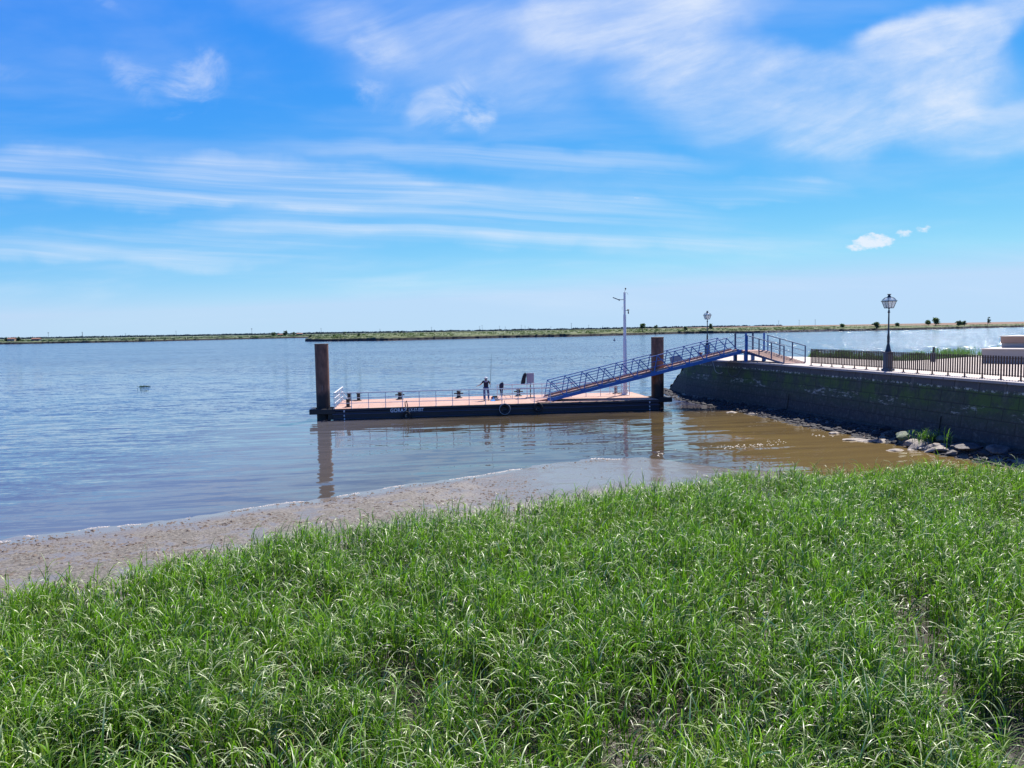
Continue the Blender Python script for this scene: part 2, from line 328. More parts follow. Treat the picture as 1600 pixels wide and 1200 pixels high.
# calm lee in front of the pontoon and along the shore; open river behind
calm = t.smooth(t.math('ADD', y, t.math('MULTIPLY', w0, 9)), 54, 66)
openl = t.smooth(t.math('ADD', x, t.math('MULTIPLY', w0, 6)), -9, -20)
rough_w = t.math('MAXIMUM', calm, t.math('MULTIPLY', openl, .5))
c = t.mix(dirt, (.058, .045, .026), (.072, .055, .030)); c = t.mix(t.smooth(x, -2, -14), c, (.095, .092, .105)); c = t.mix(t.math('MULTIPLY', t.smooth(rough_w, 0, 1), .9), c, (.030, .036, .082)); c = t.mix(shal, c, (.145, .100, .034))  # bluish base on left and open water paints in reflected sky
t.put(b.inputs['Base Color'], c); b.inputs['IOR'].default_value = 1.52; b.inputs['Roughness'].default_value = .035
gust = t.smooth(t.noise(t.mapping(g, (.012, .03, 1)), 1.0, 3), .35, .65, .6, 1.25)
def cen(v): return t.math('SUBTRACT', v, .5)
def w_slope(vec, scl, det=3, rg=.5):
    nd = t.new('ShaderNodeTexNoise'); t.put(nd.inputs['Vector'], t.mapping(vec, scl)); nd.inputs['Scale'].default_value = 1; nd.inputs['Detail'].default_value = det; nd.inputs['Roughness'].default_value = rg
    nd.inputs['Distortion'].default_value = .25; sp_ = t.new('ShaderNodeSeparateColor'); t.put(sp_.inputs[0], nd.outputs['Color']); return cen(sp_.outputs[0]), cen(sp_.outputs[1])
s1x, s1y = w_slope(rotg, (.22, 1.5, 1)); s2x, s2y = w_slope(rotg, (.75, 3.2, 1), 4, .6); s3x, s3y = w_slope(rotg, (3.0, 6.5, 1), 3, .6)
far_ = t.smooth(y, 70, 220)
k1 = t.math('MULTIPLY_ADD', rough_w, .22, .22); k2 = t.math('MULTIPLY_ADD', rough_w, .75, .115); k3 = t.math('MULTIPLY_ADD', rough_w, .70, .022)
sy_ = t.math('MULTIPLY', t.math('ADD', t.math('ADD', t.math('MULTIPLY', s1y, k1), t.math('MULTIPLY', s2y, k2)), t.math('MULTIPLY', s3y, k3)), gust)
sx_ = t.math('MULTIPLY', t.math('ADD', t.math('ADD', t.math('MULTIPLY', s1x, k1), t.math('MULTIPLY', s2x, k2)), t.math('MULTIPLY', s3x, k3)), t.math('MULTIPLY', gust, .55))
# sparse steep wavelets give the glitter towards the sun
gl = t.noise(t.mapping(g, (2.4, .16, 1)), 1.0, 2, .5); gx, gy = w_slope(g, (3.1, .2, 1), 1)
spk = t.math('MULTIPLY', t.smooth(gl, .635, .65), t.smooth(y, 110, 180))
sy_ = t.math('ADD', sy_, t.math('MULTIPLY', spk, t.math('MULTIPLY_ADD', gy, .9, -.40))); sx_ = t.math('ADD', sx_, t.math('MULTIPLY', spk, t.math('MULTIPLY_ADD', gx, .9, -.24)))
cn = t.new('ShaderNodeCombineXYZ'); t.put(cn.inputs[0], sx_); t.put(cn.inputs[1], sy_); cn.inputs[2].default_value = 1
vm = t.new('ShaderNodeVectorMath', operation='NORMALIZE'); t.put(vm.inputs[0], cn.outputs[0]); t.put(b.inputs['Normal'], vm.outputs[0])
t.put(b.inputs['Roughness'], t.math('ADD', t.math('MULTIPLY_ADD', far_, .10, .03), t.math('MULTIPLY', spk, .04)))
M['foam'] = mat('foam', (.46, .42, .39), .6, 0, .1)

# far marsh
def bank_mat(name, c1, c2, c3):
    m, t, b, g, xyz = mat_nodes(name); x, y, z = xyz
    n = t.noise(t.mapping(g, (.06, .02, .3)), 1.0, 8, .65); n2 = t.noise(t.mapping(g, (.4, .15, 1)), 1.0, 6, .7)
    c = t.mix(t.smooth(n, .35, .62), c1, c2); c = t.mix(t.smooth(n2, .5, .72), c, c3)
    c = t.mix(t.smooth(z, 2.3, 1.2), c, (.022, .018, .02))
    c = t.mix(t.math('MULTIPLY', t.smooth(x, 330, 520), t.smooth(z, 3.2, 4.6)), c, (.17, .095, .06))
    t.put(b.inputs['Base Color'], c); b.inputs['Roughness'].default_value = .9; return m
M['bank'] = bank_mat('marsh_bank', (.055, .08, .022), (.10, .115, .038), (.028, .045, .016))
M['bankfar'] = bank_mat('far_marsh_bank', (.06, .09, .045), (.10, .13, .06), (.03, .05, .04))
M['shrub'] = foliage_mat('bank_shrub', (.028, .048, .013), (.075, .10, .03), .15, .3)[0]

# glass of the lanterns
m = bpy.data.materials.new('lantern_glass'); m.use_nodes = True; t = NT(m.node_tree); M['glass'] = m
b = m.node_tree.nodes['Principled BSDF']; b.inputs['Base Color'].default_value = (.72, .78, .76, 1); b.inputs['Roughness'].default_value = .15
tp = t.new('ShaderNodeBsdfTransparent'); ms = t.new('ShaderNodeMixShader')
t.put(ms.inputs[0], t.math('MULTIPLY_ADD', t.noise(t.new('ShaderNodeTexCoord').outputs['Object'], 4, 3), .3, .5))
t.l.new(tp.outputs[0], ms.inputs[1]); t.l.new(b.outputs[0], ms.inputs[2]); t.l.new(ms.outputs[0], m.node_tree.nodes['Material Output'].inputs[0])

# ------------------------------------------------------------------ mesh helpers
def link(o, parent=None):
    COL.objects.link(o)
    if parent: o.parent = parent
    return o
def tag(o, label=None, cat=None, group=None, kind=None):
    if label: o['label'] = label
    if cat: o['category'] = cat
    if group: o['group'] = group
    if kind: o['kind'] = kind
    return o
def empty(name, loc=(0, 0, 0), rz=0.0, label=None, cat=None, group=None):
    o = bpy.data.objects.new(name, None); o.location = loc; o.rotation_euler = (0, 0, rz); o.empty_display_size = .3
    link(o); return tag(o, label, cat, group)
class MB:
    def __init__(s): s.v = []; s.f = []
    def add(s, vs, fs):
        n = len(s.v); s.v += [tuple(p) for p in vs]; s.f += [tuple(i + n for i in f) for f in fs]; return s
    def box(s, c, d, rz=0.0):
        cx, cy, cz = c; a, b_, h = d[0] / 2, d[1] / 2, d[2] / 2; co, si = math.cos(rz), math.sin(rz)
        vs = [(cx + X * co - Y * si, cy + X * si + Y * co, cz + Z) for Z in (-h, h) for X, Y in ((-a, -b_), (a, -b_), (a, b_), (-a, b_))]
        return s.add(vs, [(3, 2, 1, 0), (4, 5, 6, 7), (0, 1, 5, 4), (1, 2, 6, 5), (2, 3, 7, 6), (3, 0, 4, 7)])
    def frame(s, p, q):
        p, q = Vector(p), Vector(q); d = (q - p).normalized()
        up = Vector((0, 0, 1)) if abs(d.z) < .95 else Vector((0, 1, 0))
        a = d.cross(up).normalized(); return p, q, a, a.cross(d).normalized()
    def bar(s, p, q, w, h):
        p, q, a, u = s.frame(p, q); a = a * w / 2; u = u * h / 2
        vs = [p - a - u, p + a - u, p + a + u, p - a + u, q - a - u, q + a - u, q + a + u, q - a + u]
        return s.add(vs, [(0, 1, 2, 3), (7, 6, 5, 4), (1, 0, 4, 5), (2, 1, 5, 6), (3, 2, 6, 7), (0, 3, 7, 4)])
    def tube(s, pts, r, n=8, cap=True):
        pts = [Vector(p) for p in pts]; rs = r if isinstance(r, (list, tuple)) else [r] * len(pts); vs = []
        ref = None
        for i, p in enumerate(pts):
            d = (pts[min(i + 1, len(pts) - 1)] - pts[max(i - 1, 0)]).normalized()
            if ref is None: ref = Vector((0, 0, 1)) if abs(d.z) < .9 else Vector((1, 0, 0))
            a = d.cross(ref).normalized(); u = a.cross(d).normalized(); ref = u
            vs += [p + (a * math.cos(2 * math.pi * j / n) + u * math.sin(2 * math.pi * j / n)) * rs[i] for j in range(n)]
        fs = [(i * n + j, i * n + (j + 1) % n, (i + 1) * n + (j + 1) % n, (i + 1) * n + j) for i in range(len(pts) - 1) for j in range(n)]
        if cap: fs += [tuple(range(n - 1, -1, -1)), tuple((len(pts) - 1) * n + j for j in range(n))]
        return s.add(vs, fs)
    def lathe(s, prof, n=16, o=(0, 0, 0), rot=0.0):
        vs = [(o[0] + r * math.cos(rot + 2 * math.pi * j / n), o[1] + r * math.sin(rot + 2 * math.pi * j / n), o[2] + z) for r, z in prof for j in range(n)]
        fs = [(i * n + j, i * n + (j + 1) % n, (i + 1) * n + (j + 1) % n, (i + 1) * n + j) for i in range(len(prof) - 1) for j in range(n)]
        fs += [tuple(range(n - 1, -1, -1)), tuple((len(prof) - 1) * n + j for j in range(n))]
        return s.add(vs, fs)
    def prism(s, poly, z0, z1):
        n = len(poly); vs = [(x, y, z0) for x, y in poly] + [(x, y, z1) for x, y in poly]
        return s.add(vs, [tuple(range(n - 1, -1, -1)), tuple(range(n, 2 * n))] + [(i, (i + 1) % n, n + (i + 1) % n, n + i) for i in range(n)])
    def torus(s, c, R_, r, axis='y', n=20, m=8):
        vs = []
        for i in range(n):
            a = 2 * math.pi * i / n
            for j in range(m):
                b_ = 2 * math.pi * j / m; q = R_ + r * math.cos(b_)
                vs.append((c[0] + q * math.cos(a), c[1] + r * math.sin(b_), c[2] + q * math.sin(a)))
        return s.add(vs, [(i * m + j, i * m + (j + 1) % m, ((i + 1) % n) * m + (j + 1) % m, ((i + 1) % n) * m + j) for i in range(n) for j in range(m)])
    def build(s, name, m, parent=None, smooth=False, bevel=0.0):
        me = bpy.data.meshes.new(name); me.from_pydata(s.v, [], s.f); me.update()
        bm = bmesh.new(); bm.from_mesh(me); bmesh.ops.recalc_face_normals(bm, faces=bm.faces)
        if bevel: bmesh.ops.bevel(bm, geom=bm.edges[:], offset=bevel, segments=1, affect='EDGES')
        bm.to_mesh(me); bm.free()
        if smooth:
            me.polygons.foreach_set('use_smooth', [True] * len(me.polygons))
            try: me.set_sharp_from_angle(angle=R(40))
            except Exception: pass
        me.materials.append(m); o = bpy.data.objects.new(name, me); return link(o, parent)
def np_mesh(name, V_, F_, m, attr=None, smooth=True):
    me = bpy.data.meshes.new(name); V_ = np.asarray(V_, np.float32); F_ = np.asarray(F_, np.int32)
    me.vertices.add(len(V_)); me.vertices.foreach_set('co', V_.ravel())
    kk = F_.shape[1]; me.loops.add(F_.size); me.loops.foreach_set('vertex_index', F_.ravel())
    me.polygons.add(len(F_)); me.polygons.foreach_set('loop_start', np.arange(0, F_.size, kk, dtype=np.int32))
    try: me.polygons.foreach_set('loop_total', np.full(len(F_), kk, np.int32))
    except Exception: pass
    me.polygons.foreach_set('use_smooth', np.full(len(F_), smooth, bool))
    if attr is not None:
        a = me.attributes.new('tint', 'FLOAT', 'POINT'); a.data.foreach_set('value', np.asarray(attr, np.float32))
    me.update(calc_edges=True); me.validate(); me.materials.append(m)
    return link(bpy.data.objects.new(name, me))
def vnoise(x, y, seed=0):
    """cheap smooth value noise, vectorised"""
    xi = np.floor(x).astype(np.int64); yi = np.floor(y).astype(np.int64); fx = x - xi; fy = y - yi
    fx = fx * fx * (3 - 2 * fx); fy = fy * fy * (3 - 2 * fy)
    def h(a, b_):
        n = (a * 374761393 + b_ * 668265263 + seed * 1442695041) & 0xFFFFFFFF
        n = ((n ^ (n >> 13)) * 1274126177) & 0xFFFFFFFF
        return ((n ^ (n >> 16)) & 0xFFFF) / 65535.0
    return (h(xi, yi) * (1 - fx) + h(xi + 1, yi) * fx) * (1 - fy) + (h(xi, yi + 1) * (1 - fx) + h(xi + 1, yi + 1) * fx) * fy
def fbm(x, y, seed=0, o=4):
    s = 0; a = .5
    for i in range(o): s = s + a * vnoise(x * 2 ** i, y * 2 ** i, seed + i); a *= .5
    return s

# ------------------------------------------------------------------ ground, water
SH = np.array([(-90, -6), (-60, 3), (-30, 13), (-15.35, 22.2), (-11.2, 24.6), (-6.3, 28.0), (-2.2, 31.0), (1.07, 33.2), (4.0, 34.8), (6.0, 34.8), (7.6, 33.4), (9.3, 31.6), (12.6, 29.8), (16, 28.6), (20, 27.8), (30, 26), (90, 20)])
WALL = np.array([(26.5, -8), (25.2, 12), (23.65, 22), (21.85, 32.1), (18.95, 48.2), (18.05, 53.0), (17.25, 56.2), (16.35, 59.4), (15.25, 65.0)])
def xwall(y): return np.interp(y, WALL[:, 1], WALL[:, 0])
def toe_z(y): return np.interp(y, [20, 31, 42, 60, 72], [1.0, .78, .52, .42, .2])
def ground_h(x, y):
    s = (np.interp(x, SH[:, 0], SH[:, 1]) - y) * .86
    s = s + (fbm(x * .35, y * .35, 5) - .47) * 1.1
    h = np.where(s > 0, np.where(s < 9, .036 * s, .324 + .036 * (s - 9)), .06 * s)
    h = np.clip(h, -2.2, 1.0)
    wv = xwall(y) - x                                        # distance out from the wall
    t_ = toe_z(y) - np.maximum(wv, 0) * np.interp(y, [30, 36, 45, 60], [.46, .36, .26, .26])
    t_ = np.where(y > 66, -2, np.where(wv > 6, -2, t_))
    t_ = t_ + (fbm(x * 1.2, y * 1.2, 9) - .47) * .22
    h = np.maximum(h, t_)
    near = np.clip((8.5 - y) / 3, 0, 1) * np.clip((x - 5.2) / 1.5, 0, 1)
    return h + near * .25 + (fbm(x * 1.5, y * 1.5, 3) - .47) * .03
xs = np.concatenate([np.linspace(-90, -22, 60, endpoint=False), np.linspace(-22, 26, 400), np.linspace(26.3, 60, 40)])
ys = np.concatenate([np.linspace(-12, 4, 20, endpoint=False), np.linspace(4, 45, 330), np.linspace(45.3, 80, 90)])
GX, GY = np.meshgrid(xs, ys); GZ = ground_h(GX, GY)
nx, ny = len(xs), len(ys); idx = np.arange(nx * ny).reshape(ny, nx)
Fq = np.stack([idx[:-1, :-1], idx[:-1, 1:], idx[1:, 1:], idx[1:, :-1]], -1).reshape(-1, 4)
gr = np_mesh('ground', np.stack([GX, GY, GZ], -1).reshape(-1, 3), Fq, M['mud']); tag(gr, kind='structure')
wm = MB(); wm.add([(-6000, -40, 0), (6000, -40, 0), (6000, 9000, 0), (-6000, 9000, 0)], [(0, 1, 2, 3)])
tag(wm.build('water', M['water']), kind='structure')

# foam line along the water edge: small flakes
vs, fs = [], []
for i in range(2600):
    X = random.uniform(-24, 5.2) if i < 2400 else random.uniform(7, 16)
    Y = float(np.interp(X, SH[:, 0], SH[:, 1]))
    if i < 2400:
        lo, hi = Y - 2, Y + 2
        for _ in range(14):
            mid = (lo + hi) / 2
            if float(ground_h(np.array([X]), np.array([mid]))[0]) > 0.006: lo = mid
            else: hi = mid
        if float(fbm(np.array([X * 1.3]), np.array([3.]), 4)[0]) < .51: continue
        Y = lo + random.gauss(0, .06)
        sz = random.uniform(.004, .018)
    else:
        q = random.random(); X = 6.8 + q * 10.5; Y = 35.6 + q * 5.2 + random.gauss(0, .42) + math.sin(q * 9) * .55
        if float(fbm(np.array([X * .9]), np.array([9.]), 4)[0]) < .42: continue
        sz = random.uniform(.008, .028)
    zt = max(0.004, float(ground_h(np.array([X]), np.array([Y]))[0]) + .004)
    a = random.uniform(0, 6.28); n0 = len(vs); st = random.uniform(1.2, 3.0)
    for j in range(6):
        th = a + j * math.pi / 3; rr = sz * random.uniform(.6, 1.2)
        vs.append((X + math.cos(th) * rr * st, Y + math.sin(th) * rr, zt))
    vs.append((X, Y, zt + .012))
    fs += [(n0 + j, n0 + (j + 1) % 6, n0 + 6) for j in range(6)]
fo = np_mesh('foam', vs, fs, M['foam']); tag(fo, 'thin broken line of white foam along the water edge', 'foam', kind='stuff')

# mud clods
oct_v = np.array([(1, 0, 0), (0, 1, 0), (-1, 0, 0), (0, -1, 0), (0, 0, 1), (.6, .6, .5), (-.6, .5, .6)], float)
base_f = np.array([(0, 1, 5), (0, 5, 4), (5, 1, 4), (1, 6, 4), (1, 2, 6), (2, 3, 6), (6, 3, 4), (3, 0, 4)])
n = 26000; cx = rng.uniform(-22, 6, n); cy = rng.uniform(13, 35, n); gh = ground_h(cx, cy)
shy = np.interp(cx, SH[:, 0], SH[:, 1]); dens_c = fbm(cx * .5, cy * .9, 21)
keep = (cy < shy - .1) & (gh > .01) & (gh < .45) & (dens_c + rng.uniform(-.18, .18, n) > np.interp(cx, [-22, -4, 2, 6], [.38, .42, .6, .75]))
cx, cy, gh = cx[keep], cy[keep], gh[keep]; n = len(cx)
sz = rng.gamma(3, .0085, n) + .010; ang = rng.uniform(0, 6.28, n)
P = oct_v[None] * np.stack([sz * 1.5, sz * .9, sz * .55], -1)[:, None, :] * rng.uniform(.7, 1.3, (n, 7, 1))
ca, sa = np.cos(ang)[:, None], np.sin(ang)[:, None]
Q = np.stack([P[..., 0] * ca - P[..., 1] * sa + cx[:, None], P[..., 0] * sa + P[..., 1] * ca + cy[:, None], P[..., 2] + gh[:, None] - .005], -1)
cl = np_mesh('mud_clods', Q.reshape(-1, 3), (base_f[None] + (np.arange(n) * 7)[:, None, None]).reshape(-1, 3), M['clod'], smooth=False)
tag(cl, 'lumpy brown mud clods strewn over the foreshore', 'mud', kind='stuff')

# ------------------------------------------------------------------ marsh grass
GB = np.array([(-40, 4), (-25, 8.5), (-14, 12.8), (-10.2, 14.6), (-8.7, 15.5), (-6.3, 18.2), (-4.2, 19.8), (-1.5, 20.5), (1.8, 22.1), (4.8, 24.2), (9.1, 25.7), (13.2, 26.7), (15.5, 26.9), (17.5, 25.9), (22, 25.2), (40, 22)])
def grass_field(name, px, py, pz, hh, nl, L, W, K, m, tint_bias=0.0, droop=1.0):
    """stems with arching leaves; all arrays per stem"""
    n = len(px); V_, F_, A_ = [], [], []; off = 0
    lean_a = rng.uniform(0, 6.28, n); lean = rng.uniform(0, .12, n); ptint = rng.uniform(0, 1, n)
    t = np.linspace(0, 1, K + 1)
    for j in range(nl):
        fr = .16 + .80 * (j + rng.uniform(-.3, .3, n)) / (nl - 1); fr = np.clip(fr, .1, 1)
        top = j >= nl - 2
        bx = px + np.cos(lean_a) * lean * hh * fr; by = py + np.sin(lean_a) * lean * hh * fr; bz = pz + hh * fr * .80
        az = rng.uniform(0, 2 * math.pi, n)
        # most blades arch over to the lee (right/away), a mild bias
        az = np.where(rng.random(n) < .25, rng.normal(-.35, .8, n), az)
        th0 = R(84) - rng.uniform(0, .28, n); th1 = (R(45) if top else R(-5)) - rng.uniform(0, R(85), n) * droop
        LL = L * rng.uniform(.6, 1.25, n) * (.85 if top else 1)
        th = th0[:, None] + (th1 - th0)[:, None] * t[None, :] ** 1.4
        ds = LL[:, None] / K
        r_ = np.concatenate([np.zeros((n, 1)), np.cumsum(np.cos((th[:, 1:] + th[:, :-1]) / 2) * ds, 1)], 1)
        z_ = np.concatenate([np.zeros((n, 1)), np.cumsum(np.sin((th[:, 1:] + th[:, :-1]) / 2) * ds, 1)], 1)
        tw = rng.normal(0, .5, n)                      # blade roll
        wdt = (W * rng.uniform(.7, 1.3, n))[:, None] * np.clip((1 - t[None, :]) ** .7 * np.minimum(1, .5 + 3 * t[None, :]), .03, 1) / 2
        sx, sy = -np.sin(az), np.cos(az)
        ca, sa = np.cos(az), np.sin(az)
        X0 = bx[:, None] + ca[:, None] * r_; Y0 = by[:, None] + sa[:, None] * r_; Z0 = bz[:, None] + z_
        ct, stt = np.cos(tw)[:, None], np.sin(tw)[:, None]
        nxn = -np.sin(th) * ca[:, None]; nyn = -np.sin(th) * sa[:, None]; nzn = np.cos(th)
        wx = (sx[:, None] * ct + nxn * stt) * wdt; wy = (sy[:, None] * ct + nyn * stt) * wdt; wz = nzn * stt * wdt
        A = np.stack([np.stack([X0 - wx, Y0 - wy, Z0 - wz], -1), np.stack([X0 + wx, Y0 + wy, Z0 + wz], -1)], 2)  # n,K+1,2,3
        V_.append(A.reshape(-1, 3)); st = (np.arange(n) * (K + 1) * 2)[:, None] + off; q = np.arange(K)[None, :] * 2
        a = st + q; F_.append(np.stack([a, a + 1, a + 3, a + 2], -1).reshape(-1, 4)); off += n * (K + 1) * 2
        tn = np.clip(-.10 + .48 * fr * rng.uniform(.3, 1.3, n) + .26 * ptint + tint_bias, 0, .60); tn = np.where((rng.random(n) < .30) & (fr > .5), rng.uniform(.66, .88, n), tn)  # low leaves painted darker as shade, random upper ones pale as sheen
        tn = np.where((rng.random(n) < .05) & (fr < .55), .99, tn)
        tg = np.where(tn[:, None] > .95, tn[:, None], np.where(tn[:, None] > .62, .25 + (tn[:, None] - .25) * np.clip(t[None, :] * 2.6, 0, 1), tn[:, None] * (.55 + .50 * t[None, :])))  # shade painted along each blade: dark base, brighter tip
        A_.append(np.repeat(tg.reshape(-1), 2))
    # stems
    fa = rng.uniform(-.6, .6, n); sw = .006 if W < .029 else .012
    pts = []
    for f_ in (0, .5, .85):
        X0 = px + np.cos(lean_a) * lean * hh * f_; Y0 = py + np.sin(lean_a) * lean * hh * f_; Z0 = pz + hh * f_ - (.03 if f_ == 0 else 0)
        pts += [np.stack([X0 - np.cos(fa) * sw, Y0 - np.sin(fa) * sw, Z0], -1), np.stack([X0 + np.cos(fa) * sw, Y0 + np.sin(fa) * sw, Z0], -1)]
    V_.append(np.stack(pts, 1).reshape(-1, 3)); a = (np.arange(n) * 6)[:, None] + off + np.array([0, 2])[None]
    F_.append(np.stack([a, a + 1, a + 3, a + 2], -1).reshape(-1, 4)); A_.append(np.repeat(np.where(rng.random(n) < .3, .99, .1 + ptint * .3), 6))
    return np_mesh(name, np.concatenate(V_), np.concatenate(F_), m, np.concatenate(A_))
def scatter_grass(y0, y1, dens_):
    area = (y1 - y0) * (2 * (.74 * y1 + 1.5)); n = int(area * dens_)
    px = rng.uniform(-(.74 * y1 + 1.5), .74 * y1 + 1.5, n); py = rng.uniform(y0, y1, n)
    gb = np.interp(px, GB[:, 0], GB[:, 1]) + (fbm(px * .9, py * 0, 31) - .47) * 2.6
    edge = np.clip((gb - py) / 1.1, 0, 1)
    cl_ = fbm(px * 1.1, py * 1.1, 17)
    p = edge ** .6 * np.clip(.50 + (cl_ - .38) * 4.2, .07, 1)
    # thinner stand low in the middle and a bare sandy corner at the right
    bare = np.clip(1 - np.hypot((px - 1.9) / 2.8, (py - 8.8) / 1.9), 0, 1) * .9
    corner = (px > .60 * py + .4 + .5 * fbm(px, py, 2)) & (py < 9.5)
    p = np.maximum(p, .07 * np.clip((gb + 1.6 - py) / .3, 0, 1))
    kp = (rng.random(n) < p * (1 - bare)) & (np.abs(px) < .74 * py + 1.5) & ~corner
    px, py, cl_ = px[kp], py[kp], cl_[kp]
    patch = fbm(px * .28, py * .28, 41)
    hh = (.96 + (cl_ - .47) * .9 + (patch - .47) * .7) * rng.uniform(.7, 1.2, len(px)) * np.where(rng.random(len(px)) < .05, 1.25, 1)
    hh *= np.clip(.75 + (np.interp(px, GB[:, 0], GB[:, 1]) - py) / 6, .75, 1)
    return px, py, ground_h(px, py), hh
a_, b_, c_, d_ = scatter_grass(4.2, 11, 84); gnear = (a_, b_, c_, d_)
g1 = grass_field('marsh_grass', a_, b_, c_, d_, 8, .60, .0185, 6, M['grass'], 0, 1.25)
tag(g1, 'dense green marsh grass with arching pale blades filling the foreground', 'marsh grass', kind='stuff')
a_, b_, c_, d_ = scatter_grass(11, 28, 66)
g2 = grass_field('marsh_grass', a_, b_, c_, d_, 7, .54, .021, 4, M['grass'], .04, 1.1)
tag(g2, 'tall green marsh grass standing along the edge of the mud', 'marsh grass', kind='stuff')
print('grass faces', len(g1.data.polygons), len(g2.data.polygons))

# ------------------------------------------------------------------ far banks
def bank(name, front, prof, m, x0, x1, step, lab, seed, extra=None):
    xs_ = np.arange(x0, x1, step); fy = np.interp(xs_, [p[0] for p in front], [p[1] for p in front])
    fy = fy + (fbm(xs_ * .04, xs_ * 0, seed) - .47) * 18 + (fbm(xs_ * .3, xs_ * 0, seed + 3) - .47) * 4
    rows = []
    for i, (o_, z_) in enumerate(prof):
        zz = np.full_like(xs_, z_)
        if i >= 2:
            zz = zz + (fbm(xs_ * .5, xs_ * 0 + i * 3.1, seed + i) - .47) * 1.6 + (fbm(xs_ * .03, xs_ * 0 + i * .6, seed + 50) - .47) * 1.2
        if extra is not None and i >= 4: zz = zz + extra(xs_, o_)
        rows.append(np.stack([xs_ * (1 + o_ / 4000.0), fy + o_, zz], -1))
    A = np.stack(rows, 0); ny_, nx_ = A.shape[:2]; id_ = np.arange(nx_ * ny_).reshape(ny_, nx_)
    F_ = np.stack([id_[:-1, :-1], id_[:-1, 1:], id_[1:, 1:], id_[1:, :-1]], -1).reshape(-1, 4)
    o = np_mesh(name, A.reshape(-1, 3), F_, m, smooth=False); return tag(o, lab, kind='structure')
PROF = [(0, -.4), (1.2, .25), (1.8, 1.3), (3, 2.4), (6, 2.8), (12, 3.1), (20, 3.3), (35, 3.4), (60, 3.6), (100, 3.8), (160, 4.0), (260, 4.2), (420, 4.4), (700, 4.6), (1200, 4.8), (2500, 5.0)]
midf = [(-166, 616), (-160, 604), (-150, 590), (-94, 565), (-60, 590), (-15, 633), (55, 641), (165, 748), (235, 720), (309, 735), (422, 768), (600, 885), (1200, 1200), (2600, 2000)]
bank('marsh_land', midf, PROF, M['bank'], -167, 2200, 1.6, None, 60, lambda X, o_: np.where(X > 300, np.clip((X - 300) / 300, 0, 1.0) * (1.6 if o_ > 50 else .3), 0))
lf = [(-2600, 800), (-600, 888), (-457, 902), (-383, 1130), (-333, 1197), (-150, 1350), (300, 1500)]
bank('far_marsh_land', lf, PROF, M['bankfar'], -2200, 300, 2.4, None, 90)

def shrub_stuff(name, lab, spots, m, wid, hgt_, leaf):
    """many small leafy clumps; one object"""
    c = np.asarray(spots, float); n = len(c); kq = 26
    r = rng.normal(0, 1, (n, kq, 3)); r /= np.linalg.norm(r, axis=2, keepdims=True); r *= rng.uniform(.3, 1, (n, kq, 1)) ** .5
    s_ = rng.uniform(.6, 1.3, n)
    P0 = c[:, None, :] + r * np.stack([wid * s_, wid * s_, hgt_ * s_], -1)[:, None, :]; P0[..., 2] = np.maximum(P0[..., 2], c[:, None, 2] - .3)
    a = rng.normal(0, 1, (n, kq, 3)); a /= np.linalg.norm(a, axis=2, keepdims=True); b2 = rng.normal(0, 1, (n, kq, 3)); b2 /= np.linalg.norm(b2, axis=2, keepdims=True)
    T = np.stack([P0 - a * leaf, P0 + a * leaf, P0 + b2 * leaf * 1.1], 2).reshape(-1, 3)
    F_ = np.arange(len(T)).reshape(-1, 3); o = np_mesh(name, T, F_, m, smooth=False); return tag(o, lab, 'reeds', kind='stuff')
sp = []
for i in range(2600):
    X = random.uniform(-165, 650); Y = float(np.interp(X, [p[0] for p in midf], [p[1] for p in midf])) + 9 + random.random() ** 2 * 40
    sp.append((X * (1 + 8 / 4000), Y, 2.7 + random.uniform(-.8, .5)))
for i in range(700):
    X = random.uniform(-165, 500); Y = float(np.interp(X, [p[0] for p in midf], [p[1] for p in midf])) + random.uniform(60, 400)
    sp.append((X, Y, 4.3))
shrub_stuff('reed_bed', 'ragged green reeds and scrub covering the low bank across the river', sp, M['shrub'], 2.2, .8, .55)
sp = []
for i in range(1500):
    X = random.uniform(-760, -140); Y = float(np.interp(X, [p[0] for p in lf], [p[1] for p in lf])) + 8 + random.random() * 60
    sp.append((X, Y, 3.2 + random.uniform(-.8, .4)))
shrub_stuff('reed_bed', 'dark scrub on the distant bank at the left of the river', sp, M['treefar'], 4.0, .9, 1.2)
sp = []
for i in range(260):
    X = 240 + random.random() * 260; Y = float(np.interp(X, [p[0] for p in midf], [p[1] for p in midf])) + random.uniform(-1, 3)
    sp.append((X, Y, .9 + random.uniform(-.3, .6)))
st_ = shrub_stuff('shore_stones', 'pale stones scattered along the far waterline', sp, M['block_pale'], 1.2, .15, .28); st_['category'] = 'stones'
# low tree line on the horizon, distance haze painted as blue leaf colour
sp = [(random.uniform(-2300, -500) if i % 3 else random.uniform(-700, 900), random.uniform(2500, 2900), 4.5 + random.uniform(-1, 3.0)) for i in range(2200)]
o = shrub_stuff('distant_woods', 'low bluish woods along the horizon', sp, mat('hazed_leaves', (.05, .085, .10), .9), 11, 2.6, 4.0); o['category'] = 'woods'

